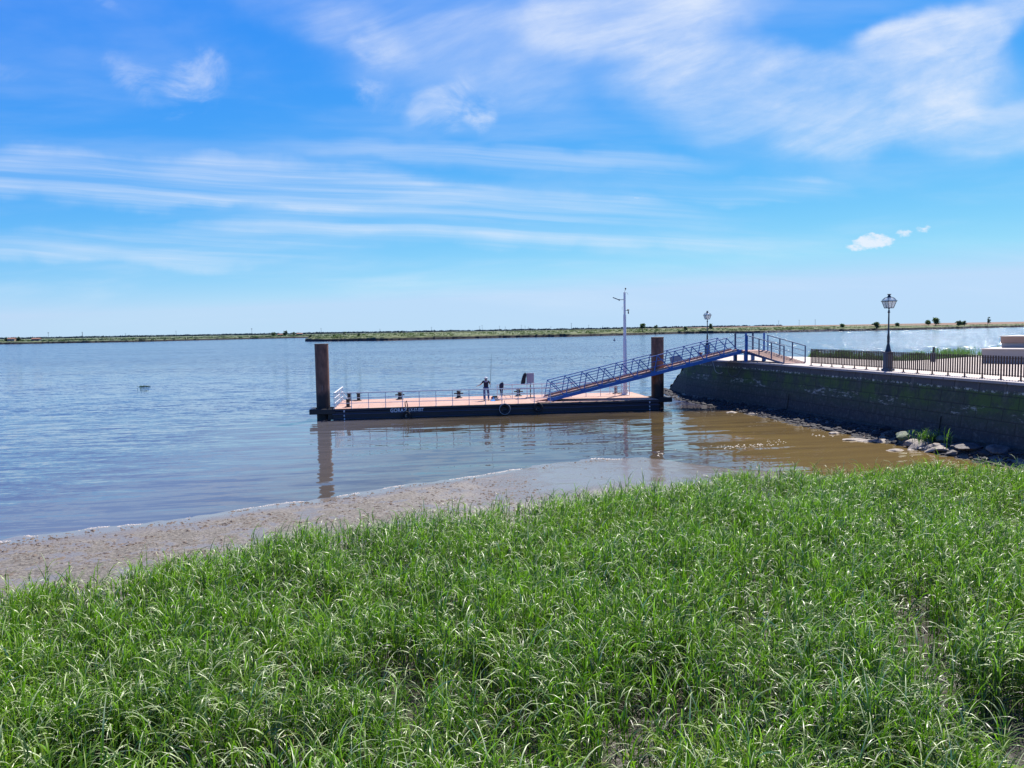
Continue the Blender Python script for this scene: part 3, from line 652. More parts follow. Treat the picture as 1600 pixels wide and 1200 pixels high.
def tree(px_x, dist, h_, wd, label, m='tree', trunk_h=.3, sparse=1.0, lean=0.0, base=4.0, group='trees and bushes across the river', name='tree', cat='tree', flat=.5):
    X = (px_x - 800) / 1180.0 * dist
    root = empty(name, (X, dist, base - 1.5), 0, label, cat, group)
    mb = MB(); mb.tube([(0, 0, 0), (lean * .3, 0, h_ * .35 + 1), (lean * .7, 0, h_ * .7 + 1)], [wd * .04 + .1, wd * .03 + .07, .05], 6)
    for i in range(6):
        a = i * 1.05 + random.random(); z0 = 1 + h_ * random.uniform(.25, .5)
        mb.tube([(lean * .4, 0, z0), (lean + math.cos(a) * wd * .3, math.sin(a) * wd * .3, z0 + h_ * random.uniform(.15, .35))], [.1, .03], 5)
    mb.build('trunk', M['bark'], root)
    nC = max(6, int(24 * sparse)); n = int(620 * sparse); cc = []
    for i in range(nC):
        a = random.uniform(0, 6.28); rr = wd * .36 * math.sqrt(random.random()); zc = 1 + h_ * random.uniform(trunk_h + .12, .9)
        rr *= 1.0 - max(0, (zc - 1) / h_ - .6) * 1.5
        cc.append((lean + math.cos(a) * rr, math.sin(a) * rr, zc))
    cc = np.array(cc); ci = rng.integers(0, nC, n); rad = wd * .16
    p0 = cc[ci] + rng.normal(0, .55, (n, 3)) * np.array([rad, rad, rad * .75]); p0[:, 2] = np.maximum(p0[:, 2], 1 + h_ * trunk_h * .7)
    lf_ = wd * .06 + .10; a = rng.normal(0, 1, (n, 3)); a /= np.linalg.norm(a, axis=1, keepdims=True); b2 = rng.normal(0, 1, (n, 3)); b2 /= np.linalg.norm(b2, axis=1, keepdims=True)
    T = np.stack([p0 - a * lf_, p0 + b2 * lf_, p0 + a * lf_, p0 - b2 * lf_], 1).reshape(-1, 3)
    o = np_mesh('crown', T, np.arange(len(T)).reshape(-1, 4), M[m], smooth=False); o.parent = root
    return root
tree(1005, 700, 7.5, 6.5, 'lone round-topped tree on the bank to the right of the white mast', trunk_h=.28)
tree(1026, 720, 6.6, 5.0, 'thin bare-looking tree beside the rounder tree behind the right pile', 'treefar', .25, .35)
tree(1111, 760, 6.0, 5.0, 'small dark tree just right of the far lamp post', 'treefar', .1)
tree(1072, 760, 3.6, 5.0, 'low dark bush left of the far lamp post', 'treefar', .05, name='bush', cat='bush')
tree(1316, 760, 3.6, 5.5, 'low rounded bush on the bank between the two lamp posts', 'tree', .05, name='bush', cat='bush')
tree(1369, 742, 6.4, 7.5, 'spiky bush standing low on the bank just left of the near lamp post', 'treefar', .0, .8, 0, 2.6, name='bush', cat='bush')
tree(1402, 790, 3.8, 5.0, 'low bush on the bank just right of the near lamp post', 'treefar', .05, name='bush', cat='bush')
tree(1450, 800, 5.6, 6.0, 'smaller of the two round green trees on the right bank', 'tree', .2, base=4.4)
tree(1462, 800, 8.0, 8.6, 'larger of the two round green trees on the right bank', 'tree', .15, 1.3, base=4.4)
tree(1498, 800, 4.2, 7.5, 'dark bush left half of the pair on the brown bank', 'treefar', .0, 1, base=4.2, name='bush', cat='bush')
tree(1507, 800, 5.2, 5.0, 'dark taller bush right half of the pair on the brown bank', 'treefar', .0, 1, base=4.2, name='bush', cat='bush')
tree(1543, 800, 8.8, 4.2, 'tall dark leaning tree on the brown bank at the far right', 'treefar', .05, .8, 1.5, base=4.4)
tree(541, 640, 4.6, 3.2, 'little umbrella-shaped tree on the near end of the bank', 'treefar', .45, .5, base=3.4)
tree(524, 650, 2.6, 2.4, 'tiny bush left of the umbrella-shaped tree', 'treefar', .0, .5, base=3.4, name='bush', cat='bush')
tree(562, 650, 3.0, 3.6, 'flat wide bush right of the umbrella-shaped tree', 'treefar', .0, .6, base=3.5, name='bush', cat='bush')
tree(487, 640, 3.0, 3.0, 'small bush above the tip of the green bank', 'treefar', .0, .6, base=3.0, name='bush', cat='bush')
tree(430, 1250, 6.5, 9, 'dark rounded bush, leftmost of the row above the open channel', 'treefar', .0, .8, base=4, name='bush', cat='bush')
tree(448, 1250, 8.6, 9, 'tallest pointed tree of the row above the open channel', 'treefar', .0, .8, base=4)
tree(461, 1250, 6.0, 6, 'narrow bush, third in the row above the open channel', 'treefar', .0, .7, base=4, name='bush', cat='bush')
tree(14, 900, 4.5, 6, 'dark tree at the left side of the tiny farmhouse', 'treefar', .0, .8, base=4)
tree(32, 900, 4.4, 6, 'dark tree at the right side of the tiny farmhouse', 'treefar', .0, .8, base=4)

def far_house(px_x, dist, wd, label, wallm, h_=2.6):
    X = (px_x - 800) / 1180.0 * dist; r = empty('farm_building', (X, dist, 3.6), R(5), label, 'building')
    MB().box((0, 0, h_ / 2), (wd, 5, h_)).build('wall', M[wallm], r)
    mb = MB(); mb.add([(-wd / 2 - .3, -2.8, h_ + .02), (wd / 2 + .3, -2.8, h_ + .02), (wd / 2 + .3, 2.8, h_ + .02), (-wd / 2 - .3, 2.8, h_ + .02), (-wd / 2 - .3, 0, h_ + 1.4), (wd / 2 + .3, 0, h_ + 1.4)], [(0, 1, 5, 4), (2, 3, 4, 5), (0, 4, 3), (1, 2, 5), (3, 2, 1, 0)]); mb.build('roof', M['roof'], r)
    for dx_ in (-.28, .28): MB().box((dx_ * wd, -2.53, 1.3), (1.0, .06, 1.1)).build('window', M['black'], r)
    MB().box((0, -2.53, 1.02), (1.0, .06, 2.0)).build('door', M['bark'], r)
far_house(22, 900, 8, 'tiny tan farmhouse with a tiled roof on the far left bank', 'plaster')
far_house(60, 905, 9, 'low dark shed on the far left bank right of the farmhouse', 'pylon', 1.9)
far_house(440.5, 1252, 8, 'flat dark shed between the bushes above the open channel', 'pylon', 2.2)
far_house(470.5, 1252, 9, 'dark box-like shed at the right end of the row above the channel', 'pylon', 3.0)

def pole(px_x, dist, h_, label, lattice=False, head=False):
    X = (px_x - 800) / 1180.0 * dist; r = empty('power_mast', (X, dist, 3.5), 0, label, 'power mast', 'thin masts along the horizon')
    mb = MB()
    if lattice:
        for a, b_ in ((-1, -1), (1, -1), (1, 1), (-1, 1)): mb.bar((a * .9, b_ * .9, 0), (a * .2, b_ * .2, h_), .16, .16)
        for i in range(6):
            z0 = i * h_ / 6; z1 = (i + 1) * h_ / 6; w0 = .9 - .7 * z0 / h_; w1_ = .9 - .7 * z1 / h_
            for s_ in (-1, 1): mb.bar((-w0, s_ * w0, z0), (w1_, s_ * w1_, z1), .1, .1)
    else: mb.tube([(0, 0, 0), (0, 0, h_)], [.30, .20], 6)
    mb.build('shaft', M['pylon'], r)
    mb = MB()
    if head: mb.lathe([(.2, h_ - .4), (1.3, h_), (1.3, h_ + .9), (.3, h_ + 1.2)], 8)
    else: mb.bar((-1.6, 0, h_ - .8), (1.6, 0, h_ - .8), .16, .16); mb.bar((-1.0, 0, h_ + .2), (1.0, 0, h_ + .2), .14, .14)
    mb.build('crossarm' if not head else 'tank', M['pylon'], r)
pole(79, 1500, 13, 'mast with a knob on top, first mast from the left edge', head=True)
pole(132, 1500, 14, 'faint lattice mast, second from the left edge', True)
pole(199, 1500, 10, 'short mast, third from the left edge')
pole(278, 1500, 13, 'mast with a flat top above the middle of the left bank')
pole(396, 1500, 14, 'mast with a knob on top near the right end of the left bank', head=True)
pole(504, 1300, 12, 'mast above the left pile')
pole(595.6, 1500, 10, 'short faint mast between the left pile and the angler')
pole(676, 1500, 12, 'faint mast above the middle of the river bank')
pole(751, 1500, 12, 'left one of two masts close together above the angler')
pole(755, 1500, 14, 'right one of two masts close together above the angler')
pole(782, 1500, 12, 'mast above the information board, left of its neighbour')
pole(791, 1500, 10, 'lower mast just right of the mast above the board')
pole(816, 1500, 13, 'leftmost of three masts in a row above the gangway foot')
pole(822, 1500, 11, 'middle one of three masts in a row above the gangway foot')
pole(827, 1500, 9, 'rightmost, shortest of three masts above the gangway foot')
pole(862, 1500, 9, 'short faint mast left of the lattice mast')
pole(894, 1500, 15, 'lattice mast above the lower half of the gangway', True)
pole(921, 1500, 11, 'mast between the lattice mast and the white pontoon mast')
pole(943, 1500, 9, 'short mast just left of the white pontoon mast')
pole(1249, 1500, 14, 'mast above the left end of the quay fence')
pole(1274, 1500, 14, 'mast above the quay fence, right of its neighbour')
pole(1217, 1500, 13, 'mast above the landing ramp')

# ------------------------------------------------------------------ quay
Wd = WALL[::-1]                                                    # far end first
TOPZ = 3.4
q = empty('quay_wall', (18, 50, 0), 0, 'long dark stone quay wall with green algae and white salt streaks', 'quay wall')
def loc(p, o=(18, 50, 0)): return (p[0] - o[0], p[1] - o[1], p[2] - o[2])
ptsW = [(float(np.interp(yv, WALL[:, 1], WALL[:, 0])), float(yv)) for yv in np.linspace(-8, 65, 90)]
mb = MB(); nW = len(ptsW); rows_z = [-1.2, 0.0, .8, 1.6, 2.4, 3.285]; vs = []
for z_ in rows_z:
    for (X, Y) in ptsW:
        bat = (3.2 - z_) * .13 + (mnoise.noise(Vector((X * .8, Y * .8, z_ * 1.3))) * .05 if 0 <= z_ < 3 else 0)
        vs.append(loc((X - bat + .03, Y - .02 * bat, z_)))
fs = [(i * nW + j, i * nW + j + 1, (i + 1) * nW + j + 1, (i + 1) * nW + j) for i in range(len(rows_z) - 1) for j in range(nW - 1)]
mb.add(vs, fs)
# body behind so that it is solid
back = [(60, 68), (60, -8)]
mb.add([loc((x_ + .06, y_, 3.26)) for x_, y_ in ptsW] + [loc((60, 66, 3.26)), loc((60, -8, 3.26))], [tuple(range(nW + 2))])
mb.build('wall', M['wall'], q)
# sloping revetment at the river end
mb = MB(); top_l, top_r = (15.25, 65.0, 3.14), (23.0, 70.0, 3.14)
N1, N2 = 26, 34; vs = []
for i in range(N1):
    a = i / (N1 - 1)
    for j in range(N2):
        b_ = j / (N2 - 1)
        X = 15.25 + b_ * 8.0 - a * .45 * (1 - b_); Y = 65.0 + b_ * 6.5 + a * 9.0; Z = 3.25 - a * 4.1
        Z += mnoise.noise(Vector((X * 1.6, Y * 1.6, 0))) * .22 * (a > .02) * (a < .98); X += mnoise.noise(Vector((Y * 1.7, 3, 1))) * .22 * (b_ < .2)
        vs.append(loc((X, Y, Z)))
mb.add(vs, [(i * N2 + j, i * N2 + j + 1, (i + 1) * N2 + j + 1, (i + 1) * N2 + j) for i in range(N1 - 1) for j in range(N2 - 1)])
mb.add([loc(p) for p in ((15.25, 65.0, 3.10), (14.8, 74, -.9), (14.95, 65, -1.2))], [(0, 1, 2)])
mb.build('revetment', M['wall'], q)
# expansion joints
mb = MB()
for Yj in (36.5, 50.0):
    Xj = float(xwall(Yj)); mb.bar(loc((Xj - .40, Yj, .2)), loc((Xj - .22, Yj, 1.5)), .05, .02)
mb.build('expansion_joint', M['black'], q)
# coping strip 1 m wide, overhanging 5 cm
mb = MB(); cp = ptsW; n_ = len(cp)
vs = []
for off_, z_ in ((-.05, 3.28), (-.05, TOPZ), (.75, TOPZ), (.75, 3.28)):
    vs += [loc((x_ + off_, y_, z_)) for x_, y_ in cp]
mb.add(vs, [(r_ * n_ + j, r_ * n_ + j + 1, ((r_ + 1) % 4) * n_ + j + 1, ((r_ + 1) % 4) * n_ + j) for r_ in range(4) for j in range(n_ - 1)] + [(0, n_, 2 * n_, 3 * n_), (n_ - 1, 2 * n_ - 1, 3 * n_ - 1, 4 * n_ - 1)])
mb.build('coping', M['coping'], q)
# pavement
edge = [(x_ + .755, y_) for x_, y_ in cp]
backline = [(17.6, 69.0), (20.25, 71.5), (22.58, 66.5), (24.8, 62.2), (25.75, 58.9), (26.8, 53.8), (28.4, 53.4), (30.3, 54.4), (36.9, 59.2), (60, 66), (60, -8)]
mb = MB(); mb.prism(edge + backline, 3.27, TOPZ - .004)
tag(mb.build('pavement', M['pave']), kind='structure')
# land behind the pavement, falling to the river
mb = MB(); bl = [(19, 74), (20.6, 72), (22.9, 66.8), (25.1, 62.6), (26.0, 59.3), (27.0, 54.3), (28.4, 53.9), (30.1, 54.9), (36.7, 59.8), (60, 66.6)]
vs = [(x_, y_ - .8, 3.0) for x_, y_ in bl] + [(x_ + .5, y_ + 2.5, 2.5) for x_, y_ in bl] + [(x_ + 1, y_ + 7, -.6) for x_, y_ in bl]; n_ = len(bl)
mb.add(vs, [(i * n_ + j, i * n_ + j + 1, (i + 1) * n_ + j + 1, (i + 1) * n_ + j) for i in range(2) for j in range(n_ - 1)])
tag(mb.build('river_slope', M['mud']), kind='structure')
n = 5200; q_ = rng.uniform(0, 1, n); sgi = rng.uniform(0, n_ - 4.001, n) + 3; i0 = sgi.astype(int); fr = sgi - i0; bla = np.array(bl, float); i1 = np.minimum(i0 + 1, n_ - 1)
px_ = bla[i0, 0] * (1 - fr) + bla[i1, 0] * fr + .3 * q_; py_ = bla[i0, 1] * (1 - fr) + bla[i1, 1] * fr + 3.6 * q_ - .1
kp = (px_ < 46) & ~((px_ > 29.9) & (py_ < 54.8)); px_, py_, q_ = px_[kp], py_[kp], q_[kp]
pz_ = 2.98 - np.maximum(q_ - .6, 0) * 1.6
hg = .66 * rng.uniform(.6, 1.15, len(px_)) * (1 + (fbm(px_ * .6, py_ * .6, 12) - .47) * 2.2 + .3 * (px_ > 33))
o = grass_field('quay_reeds', px_, py_, pz_, hg, 5, .45, .03, 3, M['reedback'], 0, .6)
tag(o, 'green reeds growing behind the quay pavement and the fence', 'reeds', kind='stuff')

# rubble toe
bm0 = bmesh.new(); bmesh.ops.create_icosphere(bm0, subdivisions=1, radius=1.0); bv = np.array([v.co[:] for v in bm0.verts]); bf = np.array([[v.index for v in f.verts] for f in bm0.faces]); bm0.free()
n = 3800; yy_ = 31 + 42 * rng.uniform(0, 1, n) ** 1.15; ww = np.abs(rng.normal(1.1, .8, n)); xx_ = xwall(np.minimum(yy_, 65)) - .55 - ww
xx_ = np.where(yy_ > 65, 15.0 - (yy_ - 65) * .02 - ww * .55, xx_)
zz_ = ground_h(xx_, yy_); zz_ = np.where(yy_ > 65, .15 - ww * .12, zz_)
sz = rng.gamma(2.5, .030, n) + .03; sz = np.minimum(sz, .26); kp = (zz_ > -.12) & (zz_ < 1.0) & ~((yy_ < 38.5) & (rng.random(n) < .6)); xx_, yy_, zz_, sz = xx_[kp], yy_[kp], zz_[kp], sz[kp]; n = len(sz)
P = bv[None] * (sz[:, None, None] * np.stack([rng.uniform(.8, 1.7, n), rng.uniform(.7, 1.3, n), rng.uniform(.4, .8, n)], -1)[:, None, :]) * rng.uniform(.7, 1.25, (n, len(bv), 1))
P += np.stack([xx_, yy_, zz_ + sz * .1], -1)[:, None, :]
o = np_mesh('rubble', P.reshape(-1, 3), (bf[None] + (np.arange(n) * len(bv))[:, None, None]).reshape(-1, 3), M['darkrub'], smooth=False)
tag(o, 'dark wet rubble along the foot of the quay wall', 'rubble', kind='stuff')

# individual rocks
def rock(X, Y, sx, sy, sz_, m, label, rz=0.0, tilt=0.0, seed=0, dz=0.0):
    bm = bmesh.new(); bmesh.ops.create_icosphere(bm, subdivisions=3, radius=1.0)
    for v in bm.verts:
        c_ = v.co.copy(); d = 1 + .30 * mnoise.noise(c_ * 1.2 + Vector((seed * 3.7, 0, 0))) + .10 * mnoise.noise(c_ * 3.5 + Vector((0, seed, 0)))
        # chop with a few planes so the rock has flat faces
        for pl in range(7):
            nn = Vector((math.sin(seed * 7.1 + pl * 2.3), math.cos(seed * 3.3 + pl * 4.1), math.sin(seed + pl * 1.7))).normalized(); hh_ = .72
            dd = c_.dot(nn)
            if dd > hh_: c_ -= nn * (dd - hh_) * .9
        v.co = Vector((c_.x * sx * d, c_.y * sy * d, c_.z * sz_ * d))
    bmesh.ops.rotate(bm, verts=bm.verts, cent=(0, 0, 0), matrix=Matrix.Rotation(tilt, 3, 'Y'))
    me = bpy.data.meshes.new('rock'); bm.to_mesh(me); bm.free(); me.polygons.foreach_set('use_smooth', [True] * len(me.polygons)); me.set_sharp_from_angle(angle=R(28)); me.materials.append(M[m])
    zg = float(ground_h(np.array([X]), np.array([Y]))[0]); zg = max(zg, -.05)
    o = link(bpy.data.objects.new('rock', me)); o.location = (X, Y, zg + sz_ * .25 + dz); o.rotation_euler = (0, 0, rz)
    tag(o, label, 'rock', 'rocks at the foot of the quay wall')
def rpx(px_x, px_y, z_=.15):
    Y = (6 - z_) * 1180 / (px_y - (529.5 - .0169 * px_x)); return (px_x - 800) / 1180 * Y * .995, Y
ROCKS = [  # photo position only used to find the place on the ground
 (1343, 682, .8, .4, .16, 'rock_pale', 'flat pale rock slab, leftmost of the rocks near the near lamp post foot'),
 (1363, 684, .6, .35, .15, 'rock_pale', 'flat pale rock at the right end of the leftmost slab'),
 (1384, 684, .65, .4, .14, 'rock_pale', 'low pale rock below the near lamp post, at the edge of the rubble'),
 (1406, 698, .55, .33, .14, 'rock_pale', 'flat pale rock alone in the brown shallows'),
 (1447, 691, .62, .4, .17, 'rock_dark', 'flat dark-sided slab with a pale top against the wall foot'),
 (1462, 697, .55, .3, .10, 'rock_pale', 'thin pale slab left of the big tilted pale rock'),
 (1480, 695, .80, .42, .24, 'rock_pale', 'big tilted pale rock in the middle of the pile'),
 (1492, 700, .70, .40, .20, 'rock_pale', 'brown-grey rock leaning under the big tilted pale rock'),
 (1497, 706, .40, .3, .15, 'rock_dark', 'small grey rock in front of the tilted pale rocks'),
 (1505, 687, .95, .6, .42, 'rock_moss', 'large rounded mossy green boulder beside the grass tuft'),
 (1513, 697, .5, .35, .17, 'rock_pale', 'whitish rock right of the tilted pale rocks'),
 (1524, 702, .6, .35, .15, 'rock_pale', 'long pale rock at the water edge below the mossy boulder'),
 (1529, 698, .4, .3, .14, 'rock_pale', 'small pale rock below the grass tuft'),
 (1538, 692, .5, .4, .30, 'rock_dark', 'dark rounded boulder right of the grass tuft'),
 (1549, 695, .5, .35, .22, 'rock_moss', 'greenish boulder in the middle of the dark rocks'),
 (1552, 707, 1.0, .45, .22, 'rock_dark', 'long dark slab with a sunlit top edge at the waterline'),
 (1574, 703, .8, .4, .17, 'rock_dark', 'long dark slab behind the rounded boulder at the right'),
 (1572, 687, .95, .4, .26, 'rock_dark', 'long pointed rock tilted up towards the right against the wall'),
 (1584, 714, .60, .5, .28, 'rock_dark', 'rounded dark boulder standing in the water at the right edge'),
 (1593, 698, .45, .4, .26, 'rock_pale', 'grey rounded rock at the right edge of the picture'),
 (1597, 690, .6, .4, .28, 'rock_pale', 'pale boulder cut by the right edge, uppermost'),
 (1432, 697, .35, .25, .09, 'rock_pale', 'small thin stone between the lone shallow rock and the slab'),
 (1180, 643, .42, .3, .15, 'rock_pale', 'pale stone lying alone on the dark rubble below the landing'),
 (1308, 672, .38, .3, .18, 'rock_pale', 'small white stone on the rubble under the fence end'),
 (1146, 640, .55, .3, .14, 'rock_pale', 'small pale stone in the dark rubble under the gangway end'),
]
for i, r_ in enumerate(ROCKS):
    X, Y = rpx(r_[0], r_[1], .2); X = min(X, float(xwall(Y)) - .5 - r_[2] * .45 - (.75 if r_[5] == 'rock_pale' and r_[0] > 1300 else 0))
    tl = -.35 if 'tilted' in r_[6] and 'right' in r_[6] else (-.22 if 'tilted' in r_[6] else random.uniform(-.08, .08))
    if r_[0] in (1480, 1492): tl = -.38
    rock(X, Y, r_[2] * .85, r_[3] * .85, r_[4] * .8, r_[5], r_[6], random.uniform(-.25, .25), tl, i + 1)
# grass tufts on the rocks
def tuft(X, Y, label, n, hgt_, spread=.25):
    X = min(X, float(xwall(Y)) - 1.25)
    px_ = X + rng.normal(0, spread, n); py_ = Y + rng.normal(0, spread * .7, n); pz_ = np.full(n, max(0.05, float(ground_h(np.array([X]), np.array([Y]))[0])))
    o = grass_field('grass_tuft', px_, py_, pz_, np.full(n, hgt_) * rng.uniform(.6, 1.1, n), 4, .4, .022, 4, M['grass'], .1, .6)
    tag(o, label, 'grass tuft')
Xa, Ya = rpx(1522, 696); tuft(Xa, Ya, 'bright green grass tuft growing beside the mossy boulder', 60, .62, .3)
Xa, Ya = rpx(1478, 692); tuft(Xa, Ya, 'small thin grass tuft left of the mossy boulder', 9, .5, .15)
Xa, Ya = rpx(1541, 703); tuft(Xa, Ya, 'tall thin weed standing among the rocks near the right edge', 8, 1.0, .14)

# fence
FP = np.array([(49.25, 19.55), (44.25, 20.62), (40.5, 21.22), (33.8, 22.45), (27, 23.75)])
def fx(y_): return float(np.interp(-y_, -FP[:, 0], FP[:, 1]))
fence = empty('quay_fence', (19.55, 49.25, TOPZ), 0, 'low fence of closely set dark brown vertical bars on the quay edge', 'fence')
def fl(x_, y_, z_): return (x_ - 19.55, y_ - 49.25, z_)
posts = []; y_ = 49.25
while y_ > 27.2: posts.append((fx(y_), y_)); y_ -= 1.06
for i, (X, Y) in enumerate(posts):
    mb = MB(); mb.box(fl(X, Y, .545), (.045, .07, 1.09)); mb.box(fl(X, Y, .011), (.16, .16, .022)); mb.build('post', M['corten'], fence)
    if i < len(posts) - 1:
        X2, Y2 = posts[i + 1]; mb = MB(); nb = 7
        for j in range(1, nb):
            a = j / nb; mb.box(fl(X + (X2 - X) * a, Y + (Y2 - Y) * a, .615), (.050, .055, .93))
        mb.bar(fl(X, Y, .20), fl(X2, Y2, .20), .014, .03); mb.bar(fl(X, Y, .98), fl(X2, Y2, .98), .012, .025)
        mb.build('bar_panel', M['corten'], fence)

# lamp posts
def lamp_post(loc_, label, hs_=1.0):
    r = empty('lamp_post', loc_, R(12), label, 'lamp post', 'lantern lamp posts on the quay')
    mb = MB(); mb.box((0, 0, .06), (.50, .50, .12)); mb.box((0, 0, .56), (.38, .38, .88)); mb.box((0, 0, 1.03), (.44, .44, .06)); mb.build('pedestal', M['lampgrey'], r, bevel=.012)
    prof = [(.17, 1.061), (.17, 1.12), (.15, 1.16), (.12, 1.22), (.11, 1.36), (.07, 1.48), (.055, 1.56), (.09, 1.60), (.09, 1.64), (.06, 1.68), (.075, 1.78), (.075, 1.92), (.05, 1.99), (.065, 2.03), (.045, 2.08), (.042, 2.9), (.037, 3.22), (.07, 3.25), (.07, 3.28), (.045, 3.32), (.05, 3.36), (.03, 3.40), (.028, 3.47)]
    MB().lathe(prof, 14).build('column', M['lampgreen'], r, smooth=True)
    mb = MB(); zb, zt = 3.50, 3.88; a, b_ = .165, .265
    c0 = [(sx * a, sy * a, zb) for sx, sy in ((-1, -1), (1, -1), (1, 1), (-1, 1))]; c1 = [(sx * b_, sy * b_, zt) for sx, sy in ((-1, -1), (1, -1), (1, 1), (-1, 1))]
    for i in range(4):
        mb.bar(c0[i], c1[i], .024, .024); mb.bar(c0[i], c0[(i + 1) % 4], .026, .03); mb.bar(c1[i], c1[(i + 1) % 4], .034, .034)
        mb.tube([c1[i], (c1[i][0] * 1.12, c1[i][1] * 1.12, zt + .02)], .018, 5)
    for i in range(4):
        m0 = [(c0[i][j] + c0[(i + 1) % 4][j]) / 2 for j in range(3)]; m1 = [(c1[i][j] + c1[(i + 1) % 4][j]) / 2 for j in range(3)]; mb.bar(m0, m1, .014, .014)
    mb.lathe([(.028, 3.44), (.05, 3.46), (.03, 3.49), (.12, 3.495), (.12, 3.51)], 10)
    lan = mb.build('lantern', M['lampgreen'], r)
    mb = MB()
    for i in range(4):
        k_ = .965; p = [(c0[i][0] * k_, c0[i][1] * k_, zb + .02), (c0[(i + 1) % 4][0] * k_, c0[(i + 1) % 4][1] * k_, zb + .02), (c1[(i + 1) % 4][0] * k_, c1[(i + 1) % 4][1] * k_, zt - .02), (c1[i][0] * k_, c1[i][1] * k_, zt - .02)]
        mb.add(p, [(0, 1, 2, 3)])
    mb.build('glass', M['glass'], lan)
    mb = MB(); 
    for i in range(4):        # curved hip ribs over a small glazed dome
        c = c1[i]; mb.tube([c, (c[0] * .88, c[1] * .88, zt + .09), (c[0] * .62, c[1] * .62, zt + .18), (c[0] * .36, c[1] * .36, zt + .225)], .014, 5)
    mb.lathe([(.13, 4.085), (.13, 4.11), (.09, 4.14), (.065, 4.19), (.06, 4.23), (.11, 4.25), (.11, 4.275), (.02, 4.29)], 12)
    mb.build('lantern_roof', M['lampgreen'], lan)
    mb = MB(); mb.lathe([(.34, 3.90), (.32, 3.96), (.24, 4.04), (.14, 4.085)], 4, rot=math.pi / 4); mb.build('roof_glass', M['glass'], lan)
    MB().lathe([(.03, 3.52), (.05, 3.58), (.06, 3.68), (.04, 3.75), (.01, 3.78)], 8).build('bulb', M['white'], lan, smooth=True)
    r.scale = (hs_, hs_, hs_)
lamp_post((21.1, 42.3, TOPZ), 'nearer and taller-looking dark iron lantern lamp post standing in the fence line', 1.0)
lamp_post((18.3, 70.6, TOPZ - .1), 'farther dark iron lantern lamp post seen behind the blue gangway', .985)
# short marker post behind fence
r = empty('marker_post', (28.79, 51.5, TOPZ), 0, 'short dark post standing alone on the pavement behind the fence', 'post')
MB().box((0, 0, .31), (.22, .22, .62)).build('base', M['lampgrey'], r, bevel=.01); MB().box((0, 0, .81), (.09, .09, .375)).build('shaft', M['black'], r)
# red mooring bollard
r = empty('mooring_bollard', (15.85, 63.3, TOPZ), 0, 'small dark red mooring bollard at the river end of the quay', 'bollard')
MB().lathe([(.20, 0), (.20, .05), (.12, .10), (.11, .32), (.17, .42), (.19, .48), (.12, .53)], 14).build('post', M['redbollard'], r, smooth=True)
MB().box((0, 0, -.0), (.6, .5, .03)).build('base_plate', M['redbollard'], r)
# stepped stone seat
r = empty('stepped_seat', (30.2, 48.5, TOPZ), R(-48.5), 'stepped block of pale and brown stone behind the fence at the right edge', 'stone steps')
MB().box((6, 2.6, .435), (12, 5.2, .87)).build('lower_step', M['block_grey'], r, bevel=.02)
MB().box((6, 2.6, .91), (12.1, 5.3, .07)).build('step_top', M['block_pale'], r, bevel=.01)
MB().box((6.4, 3.3, 1.10), (11.6, 3.0, .30)).build('upper_step', M['block_grey'], r, bevel=.02)
MB().box((6.4, 3.3, 1.455), (11.7, 3.1, .41)).build('upper_block', M['block_brown'], r, bevel=.02)
MB().box((6.4, 3.3, 1.69), (11.8, 3.2, .06)).build('block_top', M['block_pale'], r, bevel=.01)

# ------------------------------------------------------------------ landing platform and ramp
LP = empty('landing_platform', (17.5, 56.4, TOPZ), 0, 'blue steel landing platform with posts, chains and a boarded ramp down to the quay', 'landing platform')
P1, P2, P3, P4 = (-.2, 2.0), (0, 0), (1.25, 2.3), (1.45, .3); FH = .80
for p in (P1, P2, P3, P4):
    MB().box((p[0], p[1], FH / 2 - .02), (.24, .24, FH - .04)).build('leg', M['blue'], LP); 
    hgt_ = 1.32 if p in (P1, P2, P3, P4) else 1.1
    MB().box((p[0], p[1], FH + hgt_ / 2), (.11 if p != P2 else .13, .11, hgt_)).build('post', M['blue_dark'] if p in (P1, P3) else M['blue'], LP)
mb = MB(); mb.prism([(-.3, -.12), (1.6, .15), (1.45, 2.55), (-.4, 2.2)], FH - .14, FH); mb.build('floor', M['rampdeck'], LP)
mb = MB()
for a, b_ in ((P1, P2), (P2, P4), (P4, P3), (P3, P1)): mb.bar((a[0], a[1], FH - .10), (b_[0], b_[1], FH - .10), .1, .2)
mb.build('floor_frame', M['blue'], LP)
mb = MB(); zt = FH + 1.30
mb.bar((*P1, zt), (*P2, zt), .06, .06); mb.bar((*P1, zt), (*P3, zt), .06, .06); mb.bar((*P3, zt), (*P4, zt), .06, .06); mb.build('top_rail', M['blue_dark'], LP)
mb = MB()
for hh_ in (.45, .88): mb.bar((P1[0], P1[1], FH + hh_), (P3[0], P3[1], FH + hh_), .035, .035)
mb.build('mid_rail', M['steel'], LP)
def sag(a, b_, d, n=8): return [Vector(a).lerp(Vector(b_), i / n) - Vector((0, 0, d * 4 * (i / n) * (1 - i / n))) for i in range(n + 1)]
for hh_ in (.45, .82, 1.22):
    MB().tube(sag((P1[0], P1[1], FH + hh_ - .15), (P2[0], P2[1], FH + hh_), .16), .014, 5).build('chain', M['blue_dark'], LP)
    if hh_ > .5: MB().tube(sag((P1[0], P1[1], FH + hh_), (-1.25, 1.75, FH + hh_ - .25), .12), .013, 5).build('chain', M['blue_dark'], LP)
